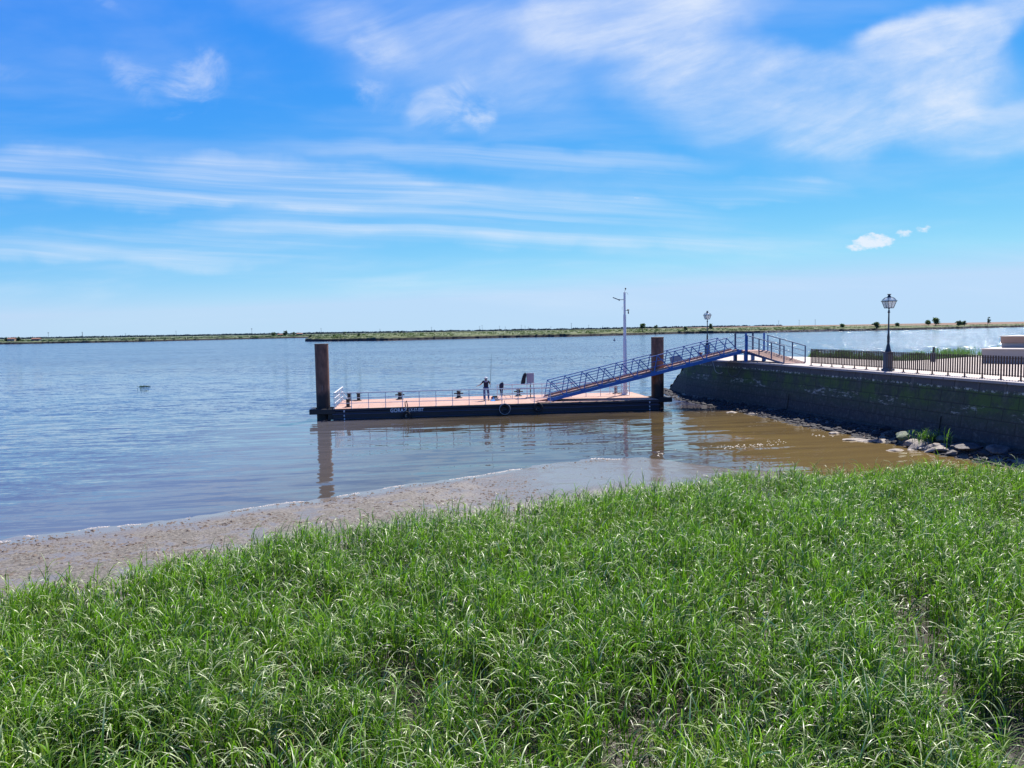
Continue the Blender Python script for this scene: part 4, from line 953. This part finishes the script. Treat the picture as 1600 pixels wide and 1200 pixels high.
# ramp : from (0,-.1) to (1.25,-4.4)
RL0, RL1 = (.05, -.02), (1.28, -4.35); RR0, RR1 = (1.62, .10), (2.88, -4.0)
mb = MB(); mb.add([(*RL0, FH + .0), (*RR0, FH + .0), (*RR1, .06), (*RL1, .06), (*RL0, FH - .09), (*RR0, FH - .09), (*RR1, -.02), (*RL1, -.02)], [(0, 1, 2, 3), (7, 6, 5, 4), (0, 3, 7, 4), (1, 5, 6, 2), (2, 6, 7, 3), (0, 4, 5, 1)]); mb.build('ramp', M['rampdeck'], LP)
mb = MB()
for i in range(1, 15):
    a = i / 15; p = Vector((*RL0, FH + .012)).lerp(Vector((*RL1, .072)), a); s_ = Vector((*RR0, FH + .012)).lerp(Vector((*RR1, .072)), a); mb.bar(p, s_, .045, .02)
mb.build('ramp_battens', M['corten'], LP)
mb = MB()
for a, b_ in ((RL0, RL1), (RR0, RR1)): mb.bar((*a, FH - .16), (*b_, .02), .06, .12)
mb.build('ramp_beam', M['blue_dark'], LP)
for a, b_, c_ in ((RL0, RL1, M['blue_dark']), (RR0, RR1, M['blue_dark'])):
    mb = MB()
    for hh_, th in ((1.15, .055), (.78, .03), (.42, .03)):
        mb.bar((*a, FH + hh_), (b_[0], b_[1], .06 + hh_), th, th)
    mb.build('handrail', c_, LP)
    for f_ in (.02, .35, .68, 1.0):
        x_, y_ = a[0] + (b_[0] - a[0]) * f_, a[1] + (b_[1] - a[1]) * f_; z_ = FH + (.06 - FH) * f_
        MB().box((x_, y_, z_ + .575), (.07, .07, 1.15)).build('handrail_post', M['blue'] if f_ < .1 else M['blue_dark'], LP)

# ------------------------------------------------------------------ gangway
GO = Vector((2.6, 55.0, .86)); GE = Vector((17.25, 56.55, 4.12)); gdv = GE - GO; Lh = math.hypot(gdv.x, gdv.y); ga = math.atan2(gdv.y, gdv.x); sl = math.atan2(gdv.z, Lh)
GW = empty('gangway', GO, 0, 'long sloping blue steel truss gangway from the pontoon up to the quay', 'gangway'); GW.rotation_euler = (0, -sl, ga)
GLn = gdv.length; gw = 1.85; TH = 1.28
def truss(yo, name, shift):
    mb = MB(); npn = 11; pan = (GLn - .15) / (npn + .0)
    tops = [pan * (i + .5) - .12 + shift for i in range(npn)]; bots = [pan * i for i in range(npn + 1)]
    mb.tube([(tops[0], yo, TH), (tops[-1], yo, TH)], .034, 8)
    for hh_ in (.50, .88): mb.tube([(.2, yo, hh_), (GLn - .5, yo, hh_)], .024, 6)
    for i in range(npn):
        mb.bar((bots[i] + .05, yo, .08), (tops[i], yo, TH), .055, .055); mb.bar((tops[i], yo, TH), (bots[i + 1] - .05, yo, .08), .055, .055)
    mb.build('truss', M['blue'], GW)
    mb = MB(); mb.bar((0, yo, 0), (GLn, yo, 0), .12, .24)
    for b_ in bots: mb.box((min(max(b_, .15), GLn - .15), yo, .13), (.32, .07, .12))
    mb.build('bottom_chord', M['blue'], GW)
truss(0, 'truss', 0); truss(gw, 'truss', 0)
MB().box((GLn / 2 + .1, gw / 2, .095), (GLn + .1, gw - .16, .05)).build('deck', M['gangdeck'], GW)
mb = MB()
for yo in (.13, gw - .13): mb.box((GLn / 2, yo, .19), (GLn - .2, .03, .13))
mb.build('toe_board', M['gangdeck'], GW)
mb = MB()
for i in range(12): mb.box((.3 + i * (GLn - .6) / 11, gw / 2, -.02), (.08, gw - .12, .1))
mb.build('cross_beam', M['blue'], GW)
mb = MB(); mb.add([(-1.35, .05, -.02 + 0), (-1.35, gw - .05, -.02), (.05, gw - .05, .13), (.05, .05, .13), (-1.35, .05, -.06), (-1.35, gw - .05, -.06), (.05, gw - .05, .03), (.05, .05, .03)], [(0, 3, 2, 1), (4, 5, 6, 7), (0, 4, 7, 3), (1, 2, 6, 5), (0, 1, 5, 4), (2, 3, 7, 6)])
o = mb.build('flap', M['rampdeck'], GW); o.rotation_euler = (0, sl * .72, 0); o.location = (0, 0, .0)
for yo in (0, gw): MB().lathe([(.13, -.05), (.13, .05)], 14).build('roller', M['black'], GW).matrix_local = Matrix.Translation((.12, yo, -.06)) @ Matrix.Rotation(R(90), 4, 'X')
mb = MB(); mb.box((10.0, .0, .72), (.85, .02, .40)); mb.build('sign', M['panel'], GW)

# ------------------------------------------------------------------ pontoon
PA = math.atan2(54.95 - 51.98, 10.72 + 12.42)
PT = empty('pontoon', (-12.42, 52.0, 0), PA, 'long low navy blue pontoon with a pinkish boarded deck and rails', 'pontoon')
PL = math.hypot(23.14, 2.97); PW = 7.1; DZ = .76
mb = MB(); mb.box((PL / 2, PW / 2, .13), (PL, PW, .96)); mb.build('hull', M['navy'], PT, bevel=.03)
mb = MB(); mb.box((PL / 2, -.04, .42), (PL + .1, .10, .055)); mb.box((PL / 2, -.03, .09), (PL + .05, .08, .035)); mb.box((PL / 2, -.02, .665), (PL + .04, .05, .03)); mb.build('rub_rail', M['navy_edge'], PT, bevel=.01)
MB().box((PL / 2, PW / 2, .70), (PL + .06, PW + .06, .17)).build('fender_strip', M['black'], PT, bevel=.02)
MB().box((PL / 2, PW / 2, .778), (PL - .1, PW - .1, .03)).build('deck', M['deck'], PT)
DZ = .795
def text(s, size, m, name, x_, z_, y_=-.055, parent=PT, sx=1.0):
    cu = bpy.data.curves.new(name, 'FONT'); cu.body = s; cu.size = size; cu.extrude = .004; cu.offset = size * .018; cu.space_character = 1.08
    tmp = bpy.data.objects.new(name, cu); COL.objects.link(tmp); dg = bpy.context.evaluated_depsgraph_get()
    me = bpy.data.meshes.new_from_object(tmp.evaluated_get(dg)); COL.objects.unlink(tmp); bpy.data.objects.remove(tmp)
    me.materials.clear(); me.materials.append(m); o = link(bpy.data.objects.new(name, me), parent)
    o.rotation_euler = (R(90), 0, 0); o.location = (x_, y_, z_); o.scale = (sx, 1, 1); return o
text('GORAZ', .36, M['white'], 'lettering', 3.92, .46, sx=.86)
text('LX-57-EST', .30, M['white'], 'lettering', 5.20, .48, sx=.72)
for xx in (.72, 22.55):
    for dg_, zz in (('8', .60), ('6', .30), ('4', .06)): text(dg_, .20, M['white'], 'draught_mark', xx, zz - .04, -.10)
# rails
def rail(pts, name='railing', spacing=1.19, hts=((1.08, .040), (.72, .024), (.36, .024)), parent=PT):
    mb = MB()
    for hh_, rr in hts:
        for a, b_ in zip(pts[:-1], pts[1:]): mb.tube([(*a, DZ + hh_), (*b_, DZ + hh_)], rr, 6)
    o = mb.build(name, M['steel'], parent)
    for kk_, (a, b_) in enumerate(zip(pts[:-1], pts[1:])):
        L_ = math.dist(a, b_); n_ = max(1, round(L_ / spacing))
        for i in range(0 if kk_ == 0 else 1, n_ + 1):
            f_ = i / n_; x_, y_ = a[0] + (b_[0] - a[0]) * f_, a[1] + (b_[1] - a[1]) * f_
            mb = MB(); mb.tube([(x_, y_, DZ), (x_, y_, DZ + hts[0][0])], .027, 6); mb.box((x_, y_, DZ + .006), (.1, .1, .012)); mb.build('railing_post', M['steel'], parent)
rail([(.12, PW - .8), (.10, .12), (15.3, .12)])
rail([(11.9, 4.1), (22.3, 4.1), (22.35, 6.6)])
mb = MB(); 
for a, b_ in (((22.3, 4.3, DZ + .1), (22.32, 5.4, DZ + 1.0)), ((.11, 4.9, DZ + .9), (.7, 5.4, DZ + .05)), ((.11, 2.6, DZ + .75), (.75, 3.3, DZ + .05))): mb.tube([a, b_], .02, 6)
mb.build('brace', M['steel'], PT)
# ladder-like gate at the right end
mb = MB()
for x_ in (21.2, 21.75): mb.tube([(x_, 5.9, DZ), (x_, 5.9, DZ + 1.08)], .022, 6)
for z_ in (.2, .5, .8, 1.06): mb.tube([(21.2, 5.9, DZ + z_), (21.75, 5.9, DZ + z_)], .018, 6)
mb.build('gate', M['steel'], PT)
# cleats / bollards
def l2(px_, py_):  # world to pontoon frame
    dx_, dy_ = px_ + 12.42, py_ - 52.0; return dx_ * math.cos(PA) + dy_ * math.sin(PA), -dx_ * math.sin(PA) + dy_ * math.cos(PA)
for X, Y in ((-8.76, 58.7), (-4.2, 59.1), (.5, 59.9)):
    u, v = l2(X, Y); v = min(v, 6.6); mb = MB(); mb.lathe([(.30, 0), (.30, .03), (.17, .07), (.14, .24), (.13, .44), (.18, .50), (.14, .56)], 14, (u, v, DZ)); mb.tube([(u - .36, v, DZ + .36), (u + .36, v, DZ + .36)], .05, 8); mb.build('mooring_cleat', M['black'], PT, smooth=True)
for X, Y, two in ((-12.25, 58.2, 1), (-11.62, 53.2, 0), (8.75, 61.0, 1)):
    u, v = l2(X, Y); v = min(v, 6.6); mb = MB(); mb.box((u, v, DZ + .02), (1.15 if two else .45, .4, .04))
    for dx_ in ((-.36, .36) if two else (0,)): mb.lathe([(.13, .04), (.13, .50), (.16, .52), (.16, .57), (.05, .58)], 14, (u + dx_, v, DZ))
    mb.build('mooring_bollard', M['black' if X < 0 else 'black'], PT, smooth=True)
# pile guides
def guide(u0, sgn, v0):
    mb = MB()
    for a, b_, d in (((u0, v0 - .72), (1.75, .22), .36), ((u0, v0 + .72), (1.75, .22), .36), ((u0 + sgn * .72, v0), (.26, 1.4), .36)): mb.box((a[0], a[1], .62), (b_[0], b_[1], d))
    mb.box((u0 - sgn * .62, v0 - .55, .28), (.5, .3, .5)); mb.build('pile_guide', M['black'], PT, bevel=.02)
guide(-.72, -1, .80); guide(PL + .62, 1, 2.2)
# lashing hanging over the side
MB().tube([(5.0, -.10, .80), (5.05, -.16, .62), (4.92, -.17, .45), (5.05, -.18, .36), (4.98, -.16, .22), (5.0, -.15, .10)], .03, 6).build('mooring_rope', M['rope'], PT)
mb = MB(); mb.tube([(4.98, .1, DZ), (4.95, .02, DZ + .30), (5.05, .05, DZ + .42), (5.12, .03, DZ + .1), (5.1, -.09, DZ - .05)], .035, 6); mb.build('rope_knot', M['corten'], PT)

# tyre fenders (hang from the pontoon)
def tyre(u, z_, rr, label, pale):
    wpt = PT.matrix_world if False else Matrix.Translation(PT.location) @ Matrix.Rotation(PA, 4, 'Z')
    pos = wpt @ Vector((u, -.20, z_)); r = empty('tyre_fender', pos, PA, label, 'tyre', 'tyre fenders hanging from the pontoon')
    MB().torus((0, 0, 0), rr * .76, rr * .26).build('tyre', M['rubber'], r, smooth=True)
    if pale: MB().torus((0, -.055, 0), rr * .95, rr * .075).build('worn_edge', M['worn'], r, smooth=True)
    MB().tube([(0, .02, rr * .9), (0, .08, rr * 1.0 + .2)], .02, 5).build('hanger', M['rope'], r)
tyre(11.95, .46, .40, 'tyre fender with a pale worn rim hanging below the angler', True)
tyre(14.35, .50, .34, 'plain black tyre fender hanging below the gangway foot', False)
tyre(5.0, .16, .36, 'black tyre fender half hidden low on the hull under the lettering', False)

# piles
def pile(X, Y, top, label):
    r = empty('mooring_pile', (X, Y, 0), 0, label, 'pile', 'steel mooring piles at the pontoon ends')
    mb = MB(); mb.lathe([(.47, -2.5), (.47, top), (.43, top + .002)], 32); mb.build('tube', M['pile'], r, smooth=True)
    mb = MB(); mb.torus((0, 0, 0), .46, .03, n=32); 
    o = mb.build('rim', M['corten'], r, smooth=True); o.rotation_euler = (R(90), 0, 0); o.location = (0, 0, top)
u2, v2 = -.72, .80
wpt = Matrix.Translation(PT.location) @ Matrix.Rotation(PA, 4, 'Z')
pL = wpt @ Vector((-.72, .80, 0)); pR = wpt @ Vector((PL + .62, 2.2, 0)); print('piles', pL, pR)
pile(pL.x, pL.y, 5.28, 'rust-brown steel pile with white streaks at the left end of the pontoon')
pile(pR.x, pR.y, 5.30, 'darker steel pile behind the gangway at the right end of the pontoon')

# ------------------------------------------------------------------ things on the pontoon
mast = empty('signal_mast', (8.95, 59.6, DZ), 0, 'tall pale grey stepped mast with a side arm on the pontoon deck', 'mast')
MB().lathe([(.34, 0), (.34, .03), (.24, .05), (.19, .25), (.165, .8), (.15, 1.1), (.14, 4.4)], 18).build('lower_pole', M['pole'], mast, smooth=True)
MB().lathe([(.115, 4.4), (.115, 6.3)], 16).build('middle_pole', M['pole'], mast, smooth=True)
MB().lathe([(.085, 6.3), (.085, 8.05), (.07, 8.06)], 14).build('upper_pole', M['pole'], mast, smooth=True)
mb = MB(); mb.tube([(-.08, 0, 7.48), (-.42, 0, 7.47)], .025, 6); mb.bar((-.40, 0, 7.45), (-.92, 0, 7.66), .10, .06); mb.lathe([(.04, 7.40), (.06, 7.46), (.04, 7.52)], 8, (-.42, 0, 0)); mb.build('side_arm', M['lampgrey'], mast)
mb = MB(); mb.tube([(.08, 0, 6.62), (.26, 0, 6.62)], .02, 6); mb.lathe([(.02, 6.60), (.08, 6.63), (.08, 6.70), (.02, 6.74)], 10, (.28, 0, 0)); mb.lathe([(.03, 6.36), (.05, 6.40), (.04, 6.58)], 8, (.29, 0, 0)); mb.build('sensor', M['black'], mast)
mb = MB(); mb.tube([(0, 0, 8.05), (.07, 0, 8.28)], .015, 6); mb.lathe([(.03, 8.26), (.06, 8.30), (.06, 8.36), (.02, 8.40)], 10, (.08, 0, 0)); mb.tube([(.08, 0, 8.04), (.24, 0, 7.98), (.27, 0, 7.85)], .01, 5); mb.build('top_light', M['black'], mast)
MB().tube([(-.1, 0, 6.95), (-.2, 0, 6.9), (-.2, 0, 6.7), (-.1, 0, 6.68)], .012, 5).build('cable', M['steel'], mast)
MB().box((0, -.17, 3.95), (.10, .06, .2)).build('junction_box', M['pole'], mast)

bd = empty('information_board', (1.42, 58.1, DZ), R(4), 'tall plain grey-mauve board on steel legs facing the river', 'board')
MB().box((.0, 0, 1.53), (.56, .05, .78)).build('panel', M['panel'], bd, bevel=.01)
for dx_, wd_, m_ in ((-.26, .05, 'black'), (0.0, .07, 'black'), (.26, .05, 'panel')): MB().box((dx_, .06, .96), (wd_, .05, 1.92)).build('leg', M[m_], bd)
MB().box((.0, .06, .03), (.75, .2, .03)).build('foot_plate', M['black'], bd)

def cloth_shape(name, pts, m, parent_loc, label, cat, seed=1, thick=.13):
    """a hanging garment: stacked elliptical rings with folds"""
    mb = MB(); n = 18; vs = []
    for i, (cx_, cy_, z_, wx_, wy_) in enumerate(pts):
        for j in range(n):
            a = 2 * math.pi * j / n; fold = 1 + .14 * math.sin(a * 5 + seed + z_ * 2) * (.4 + .6 * (1 - i / len(pts)))
            vs.append((cx_ + math.cos(a) * wx_ * fold, cy_ + math.sin(a) * wy_ * fold, z_ + .02 * math.sin(a * 3 + seed) * (i == 0)))
    fs = [(i * n + j, i * n + (j + 1) % n, (i + 1) * n + (j + 1) % n, (i + 1) * n + j) for i in range(len(pts) - 1) for j in range(n)] + [tuple(range(n - 1, -1, -1)), tuple((len(pts) - 1) * n + j for j in range(n))]
    mb.add(vs, fs); o = mb.build(name, m, None, smooth=True); o.location = parent_loc; tag(o, label, cat); return o
cloth_shape('jacket', [(-.13, 0, 0, .155, .10), (-.11, 0, .12, .17, .11), (-.07, 0, .35, .15, .11), (-.01, 0, .58, .15, .10), (.03, 0, .74, .12, .09), (.05, 0, .82, .06, .06), (.055, 0, .86, .03, .03)], M['blackcloth'], (.97, 57.98, DZ + 1.10), 'black jacket hung on the left corner of the grey board', 'jacket', 2)
# rod tripod with navy coat
tr = empty('rod_tripod', (-.80, 57.2, DZ), 0, 'pale metal tripod stand right of the angler', 'tripod')
for a in (.3, 2.5, 4.5): MB().tube([(0, 0, .55), (math.cos(a) * .42, math.sin(a) * .42, 0)], .018, 6).build('leg', M['steel'], tr)
MB().tube([(0, 0, .5), (0, 0, 1.25)], .02, 6).build('post', M['black'], tr); MB().tube([(-.32, 0, .92), (.32, .0, .92)], .016, 6).build('crossbar', M['steel'], tr)
MB().tube([(.1, -.05, .30), (.6, -.1, .32), (.72, -.1, .12)], .02, 6).build('rod_rest', M['lampgrey'], tr)
cloth_shape('coat', [(0, 0, 0, .06, .05), (0, 0, .10, .08, .07), (.0, 0, .38, .10, .08), (-.01, 0, .55, .15, .11), (.0, 0, .80, .165, .12), (.02, 0, .95, .15, .11), (.06, 0, 1.02, .08, .08), (.07, 0, 1.06, .04, .04)], M['jacket'], (-.80, 57.2, DZ + .25), 'dark navy hooded coat hung over the tripod beside the angler', 'coat', 4)
tb = empty('tackle_box', (-1.32, 56.7, DZ), R(6), 'black tackle box with red and blue ends on the deck beside the angler', 'tackle box')
MB().box((0, 0, .13), (.42, .28, .26)).build('body', M['black'], tb, bevel=.015); MB().box((0, 0, .29), (.34, .24, .06)).build('lid', M['black'], tb, bevel=.01)
MB().box((-.24, 0, .14), (.06, .26, .22)).build('end_panel', M['red'], tb); MB().box((-.10, -.145, .15), (.09, .01, .14)).build('latch', M['bluecloth'], tb); 
for dx_ in (.04, .14): MB().box((dx_, -.145, .16), (.06, .012, .08)).build('label_plate', M['cream'], tb)
o = cloth_shape('cloth', [(0, 0, 0, .20, .13), (.02, 0, .04, .17, .10), (.05, 0, .08, .08, .05)], M['bluecloth'], (-1.45, 56.0, DZ + .003), 'crumpled bright blue cloth lying on the deck by the angler', 'cloth', 3)
o = empty('bench_board', (-1.15, 56.35, DZ), R(3), 'low pale board lying on the deck in front of the tackle box', 'board'); MB().box((0, 0, .09), (.95, .22, .03)).build('plank', M['steel'], o)
for dx_ in (-.4, .4): MB().box((dx_, 0, .037), (.04, .2, .074)).build('foot', M['steel'], o)
o = empty('hatch_sign', (2.35, 54.5, DZ), R(20), 'small flat boarded hatch cover on the deck near the gangway foot', 'hatch'); MB().box((0, 0, .02), (1.1, .7, .03)).build('lid', M['gangdeck'], o); MB().box((0, -.37, .02), (1.14, .04, .038)).build('rim', M['black'], o)

# ------------------------------------------------------------------ the angler
def skin_mesh(name, verts, edges, rad, m, parent, sub=2, root=0):
    me = bpy.data.meshes.new(name); me.from_pydata(verts, edges, []); me.update()
    o = bpy.data.objects.new(name, me); COL.objects.link(o)
    md = o.modifiers.new('s', 'SKIN'); md.use_smooth_shade = True
    sv = me.skin_vertices[0].data if me.skin_vertices else None
    if sv is None:
        bm = bmesh.new(); bm.from_mesh(me); bm.verts.layers.skin.verify(); bm.to_mesh(me); bm.free(); sv = me.skin_vertices[0].data
    for i, r_ in enumerate(rad):
        sv[i].radius = r_ if isinstance(r_, tuple) else (r_, r_); sv[i].use_root = (i == root)
    o.modifiers.new('u', 'SUBSURF').levels = sub; o.modifiers['u'].render_levels = sub
    dg = bpy.context.evaluated_depsgraph_get(); me2 = bpy.data.meshes.new_from_object(o.evaluated_get(dg)); me2.name = name
    COL.objects.unlink(o); bpy.data.objects.remove(o)
    me2.materials.clear(); me2.materials.append(m); me2.polygons.foreach_set('use_smooth', [True] * len(me2.polygons))
    return link(bpy.data.objects.new(name, me2), parent)
PE = empty('person', (-1.95, 56.45, DZ), R(0), 'person in dark shirt, jeans and white cap fishing with back turned', 'person')
# frame: x right, y away (he faces away), z up. total height 1.76
J = dict(pel=(0, 0, .95), waist=(0, .0, 1.10), chest=(0, .01, 1.32), neckb=(0, .01, 1.46), neck=(.0, .02, 1.53), head=(.0, .04, 1.62), crown=(.0, .03, 1.70),
 sR=(.19, .01, 1.42), eR=(.27, .12, 1.20), wR=(.25, .36, 1.20), sL=(-.19, .01, 1.42), eL=(-.34, .02, 1.22), wL=(-.52, .14, 1.12),
 hR=(.10, 0, .92), kR=(.15, .03, .50), aR=(.15, -.02, .09), tR=(.17, .17, .035), hL=(-.10, 0, .92), kL=(-.12, .02, .50), aL=(-.13, -.03, .09), tL=(-.15, .16, .035))
names = list(J); E_ = [('pel', 'waist'), ('waist', 'chest'), ('chest', 'neckb'), ('neckb', 'neck'), ('neck', 'head'), ('head', 'crown'), ('neckb', 'sR'), ('sR', 'eR'), ('eR', 'wR'), ('neckb', 'sL'), ('sL', 'eL'), ('eL', 'wL'), ('pel', 'hR'), ('hR', 'kR'), ('kR', 'aR'), ('aR', 'tR'), ('pel', 'hL'), ('hL', 'kL'), ('kL', 'aL'), ('aL', 'tL')]
rad = dict(pel=(.14, .11), waist=(.13, .10), chest=(.155, .11), neckb=(.09, .08), neck=.052, head=(.076, .09), crown=(.06, .075), sR=.06, eR=.042, wR=.028, sL=.06, eL=.042, wL=.028, hR=.085, kR=.056, aR=.038, tR=.032, hL=.085, kL=.056, aL=.038, tL=.032)
V_ = [J[n_] for n_ in names]; Rr = [rad[n_] for n_ in names]; Ee = [(names.index(a), names.index(b_)) for a, b_ in E_]
# hands: palm, four fingers and thumb as short chains
for side, wr, dirv, gr_ in (('R', Vector(J['wR']), Vector((.0, 1, .05)).normalized(), 1), ('L', Vector(J['wL']), Vector((-.72, .45, -.32)).normalized(), 0)):
    wi = names.index('w' + side); up = Vector((0, 0, 1)); sd_ = dirv.cross(up).normalized(); V_.append(tuple(wr + dirv * .07)); Rr.append((.032, .018)); pi_ = len(V_) - 1; Ee.append((wi, pi_))
    nrm = sd_.cross(dirv).normalized()
    for q_, (offv, ln) in enumerate(((.030, .070), (.010, .080), (-.010, .074), (-.030, .058))):
        spread_ = (nrm if gr_ else sd_) * offv; curl = (-sd_ if gr_ else -nrm)
        a = wr + dirv * .10 + spread_; b_ = a + dirv * ln * .45 + curl * ln * (.35 if gr_ else .15); c_ = b_ + curl * ln * (.55 if gr_ else .25) - dirv * ln * (.15 if gr_ else -.3)
        for p, rr in ((a, .0095), (b_, .0085), (c_, .0075)): V_.append(tuple(p)); Rr.append(rr)
        L0 = len(V_) - 3; Ee += [(pi_, L0), (L0, L0 + 1), (L0 + 1, L0 + 2)]
    a = wr + dirv * .05 + (nrm if gr_ else sd_) * .035; b_ = a + dirv * .035 + (nrm if gr_ else sd_) * .02
    V_ += [tuple(a), tuple(b_)]; Rr += [.011, .009]; Ee += [(pi_, len(V_) - 2), (len(V_) - 2, len(V_) - 1)]
skin_mesh('body', V_, Ee, Rr, M['skin'], PE, 1)
def sub_sk(name, ns, es, rr, m, extra=None, sub=2):
    skin_mesh(name, [J[a] if isinstance(a, str) else a for a in ns], es, rr, m, PE, sub)
sub_sk('shirt', [(0, 0, .93), 'waist', 'chest', (0, .01, 1.47), 'sR', (.235, .07, 1.30), 'sL', (-.27, .015, 1.31)], [(0, 1), (1, 2), (2, 3), (3, 4), (4, 5), (3, 6), (6, 7)], [(.165, .13), (.16, .13), (.185, .135), (.10, .095), .082, .07, .082, .07], M['shirt'])
sub_sk('hood', [(-.10, -.07, 1.44), (0, -.09, 1.41), (.10, -.07, 1.44), (.09, .0, 1.49), (-.09, .0, 1.49), (.0, -.075, 1.47)], [(0, 1), (1, 2), (2, 3), (0, 4), (1, 5)], [.05, .055, .05, .045, .045, .05], M['hood'])
sub_sk('jeans', [(0, 0, .96), 'hR', 'kR', (.15, -.01, .10), 'hL', 'kL', (-.13, -.02, .10)], [(0, 1), (1, 2), (2, 3), (0, 4), (4, 5), (5, 6)], [(.155, .125), .105, .078, .065, .105, .078, .065], M['denim'])
for s_, a in (('R', (.15, -.04, .05)), ('L', (-.13, -.05, .05))): sub_sk('shoe', [a, (a[0] + .01, a[1] + .12, .045), (a[0] + .02, a[1] + .23, .035)], [(0, 1), (1, 2)], [(.045, .045), (.048, .042), (.042, .03)], M['black'])
MB().lathe([(.100, 1.655), (.104, 1.68), (.097, 1.72), (.07, 1.755), (.02, 1.77)], 16, (0, .035, 0)).build('cap', M['cap'], PE, smooth=True)
mb = MB(); mb.lathe([(.088, 1.58), (.096, 1.62), (.096, 1.655)], 14, (0, .02, 0)); mb.build('hair', M['hair'], PE, smooth=True)
for s_ in (-1, 1): MB().lathe([(.012, 1.60), (.022, 1.615), (.022, 1.64), (.010, 1.655)], 8, (s_ * .092, .04, 0)).build('ear', M['skin'], PE, smooth=True)
MB().tube([(0, .125, 1.645), (0, .150, 1.605), (0, .128, 1.60)], [.008, .014, .010], 6).build('nose', M['skin'], PE, smooth=True)
for s_ in (-1, 1): MB().lathe([(.003, -.008), (.011, 0), (.003, .008)], 8, (s_ * .033, .122, 1.635)).build('eye', M['white'], PE, smooth=True)
MB().bar((-.025, .126, 1.575), (.025, .126, 1.575), .012, .008).build('mouth', M['redbollard'], PE)
PE.scale = (1.14, 1.1, 1.0)
# rod
rd = empty('fishing_rod', (-1.95 + .29, 56.45 + .50, DZ + .90), 0, 'long thin dark fishing rod pointing up from the right hand of the angler', 'fishing rod')
MB().tube([(-.0, -.02, -.0), (.02, .0, .30), (.03, .02, .50)], .018, 6).build('handle', M['black'], rd)
MB().tube([(.03, .02, .50), (.07, .08, 1.2), (.12, .2, 2.0), (.17, .32, 2.6)], [.016, .013, .010, .006], 6).build('blank', M['black'], rd)
mb = MB(); mb.lathe([(.03, -.03), (.045, 0), (.03, .03)], 10, (-.0, -.05, .33)); mb.build('reel', M['steel'], rd)

# ropes hanging on the quay face
def rope(name, pts, m, label, r_=.022):
    o0 = Vector(pts[0]); mb = MB(); P_ = [Vector(p) - o0 for p in pts]
    fine = []
    for i in range(len(P_) - 1):
        for j in range(6):
            t_ = j / 6; p0 = P_[max(i - 1, 0)]; p1 = P_[i]; p2 = P_[i + 1]; p3 = P_[min(i + 2, len(P_) - 1)]
            fine.append(.5 * ((2 * p1) + (p2 - p0) * t_ + (2 * p0 - 5 * p1 + 4 * p2 - p3) * t_ ** 2 + (-p0 + 3 * p1 - 3 * p2 + p3) * t_ ** 3))
    fine.append(P_[-1]); mb.tube(fine, r_, 6); o = mb.build(name, m, None, smooth=True); o.location = o0; tag(o, label, 'rope', 'ropes hanging over the quay edge')
def wf(Y, z_): return (float(xwall(Y)) - (3.2 - z_) * .13 - .10, Y, z_)
rope('mooring_rope', [(16.5, 60.4, 3.45), wf(60.3, 3.3), wf(60.0, 2.9), wf(59.6, 2.5), wf(59.0, 2.38), wf(58.6, 2.48)], M['rope'], 'short pale rope hooked over the quay edge under the gangway')
rope('mooring_rope', [(17.0, 58.3, 3.45), wf(58.2, 3.2), wf(57.9, 2.6), wf(57.3, 2.25), wf(56.6, 2.45), wf(56.1, 3.0), (17.5, 56.0, 3.45)], M['lampgrey'], 'long dark rope loop hanging below the landing platform posts', .016)

# floating weed and buoy
vs, fs = [], []
for i in range(60):
    x_, y_ = random.gauss(0, .32), random.gauss(0, .2); n0 = len(vs); a = random.uniform(0, 3.14); l_ = random.uniform(.08, .25); hh_ = random.uniform(.02, .13)
    vs += [(x_, y_, -.02), (x_ + math.cos(a) * l_, y_ + math.sin(a) * l_, hh_), (x_ + math.cos(a) * l_ * 1.3, y_ + math.sin(a) * l_, hh_ - .08)]; fs.append((n0, n0 + 1, n0 + 2))
o = np_mesh('floating_weed', vs, fs, M['treefar'], smooth=False); o.location = (-44.5, 91, .02); tag(o, 'small dark clump of weed floating on the open river at the left', 'floating weed')
r = empty('buoy', (52.9, 388, 0), 0, 'small dark blue buoy far out between the white mast and the far bank', 'buoy')
MB().lathe([(.2, -.3), (.55, -.1), (.6, .25), (.35, .6)], 12).build('float', M['buoyblue'], r, smooth=True); MB().lathe([(.12, .58), (.10, 1.1), (.2, 1.15), (.2, 1.35), (.03, 1.4)], 10).build('topmark', M['buoyblue'], r, smooth=True)
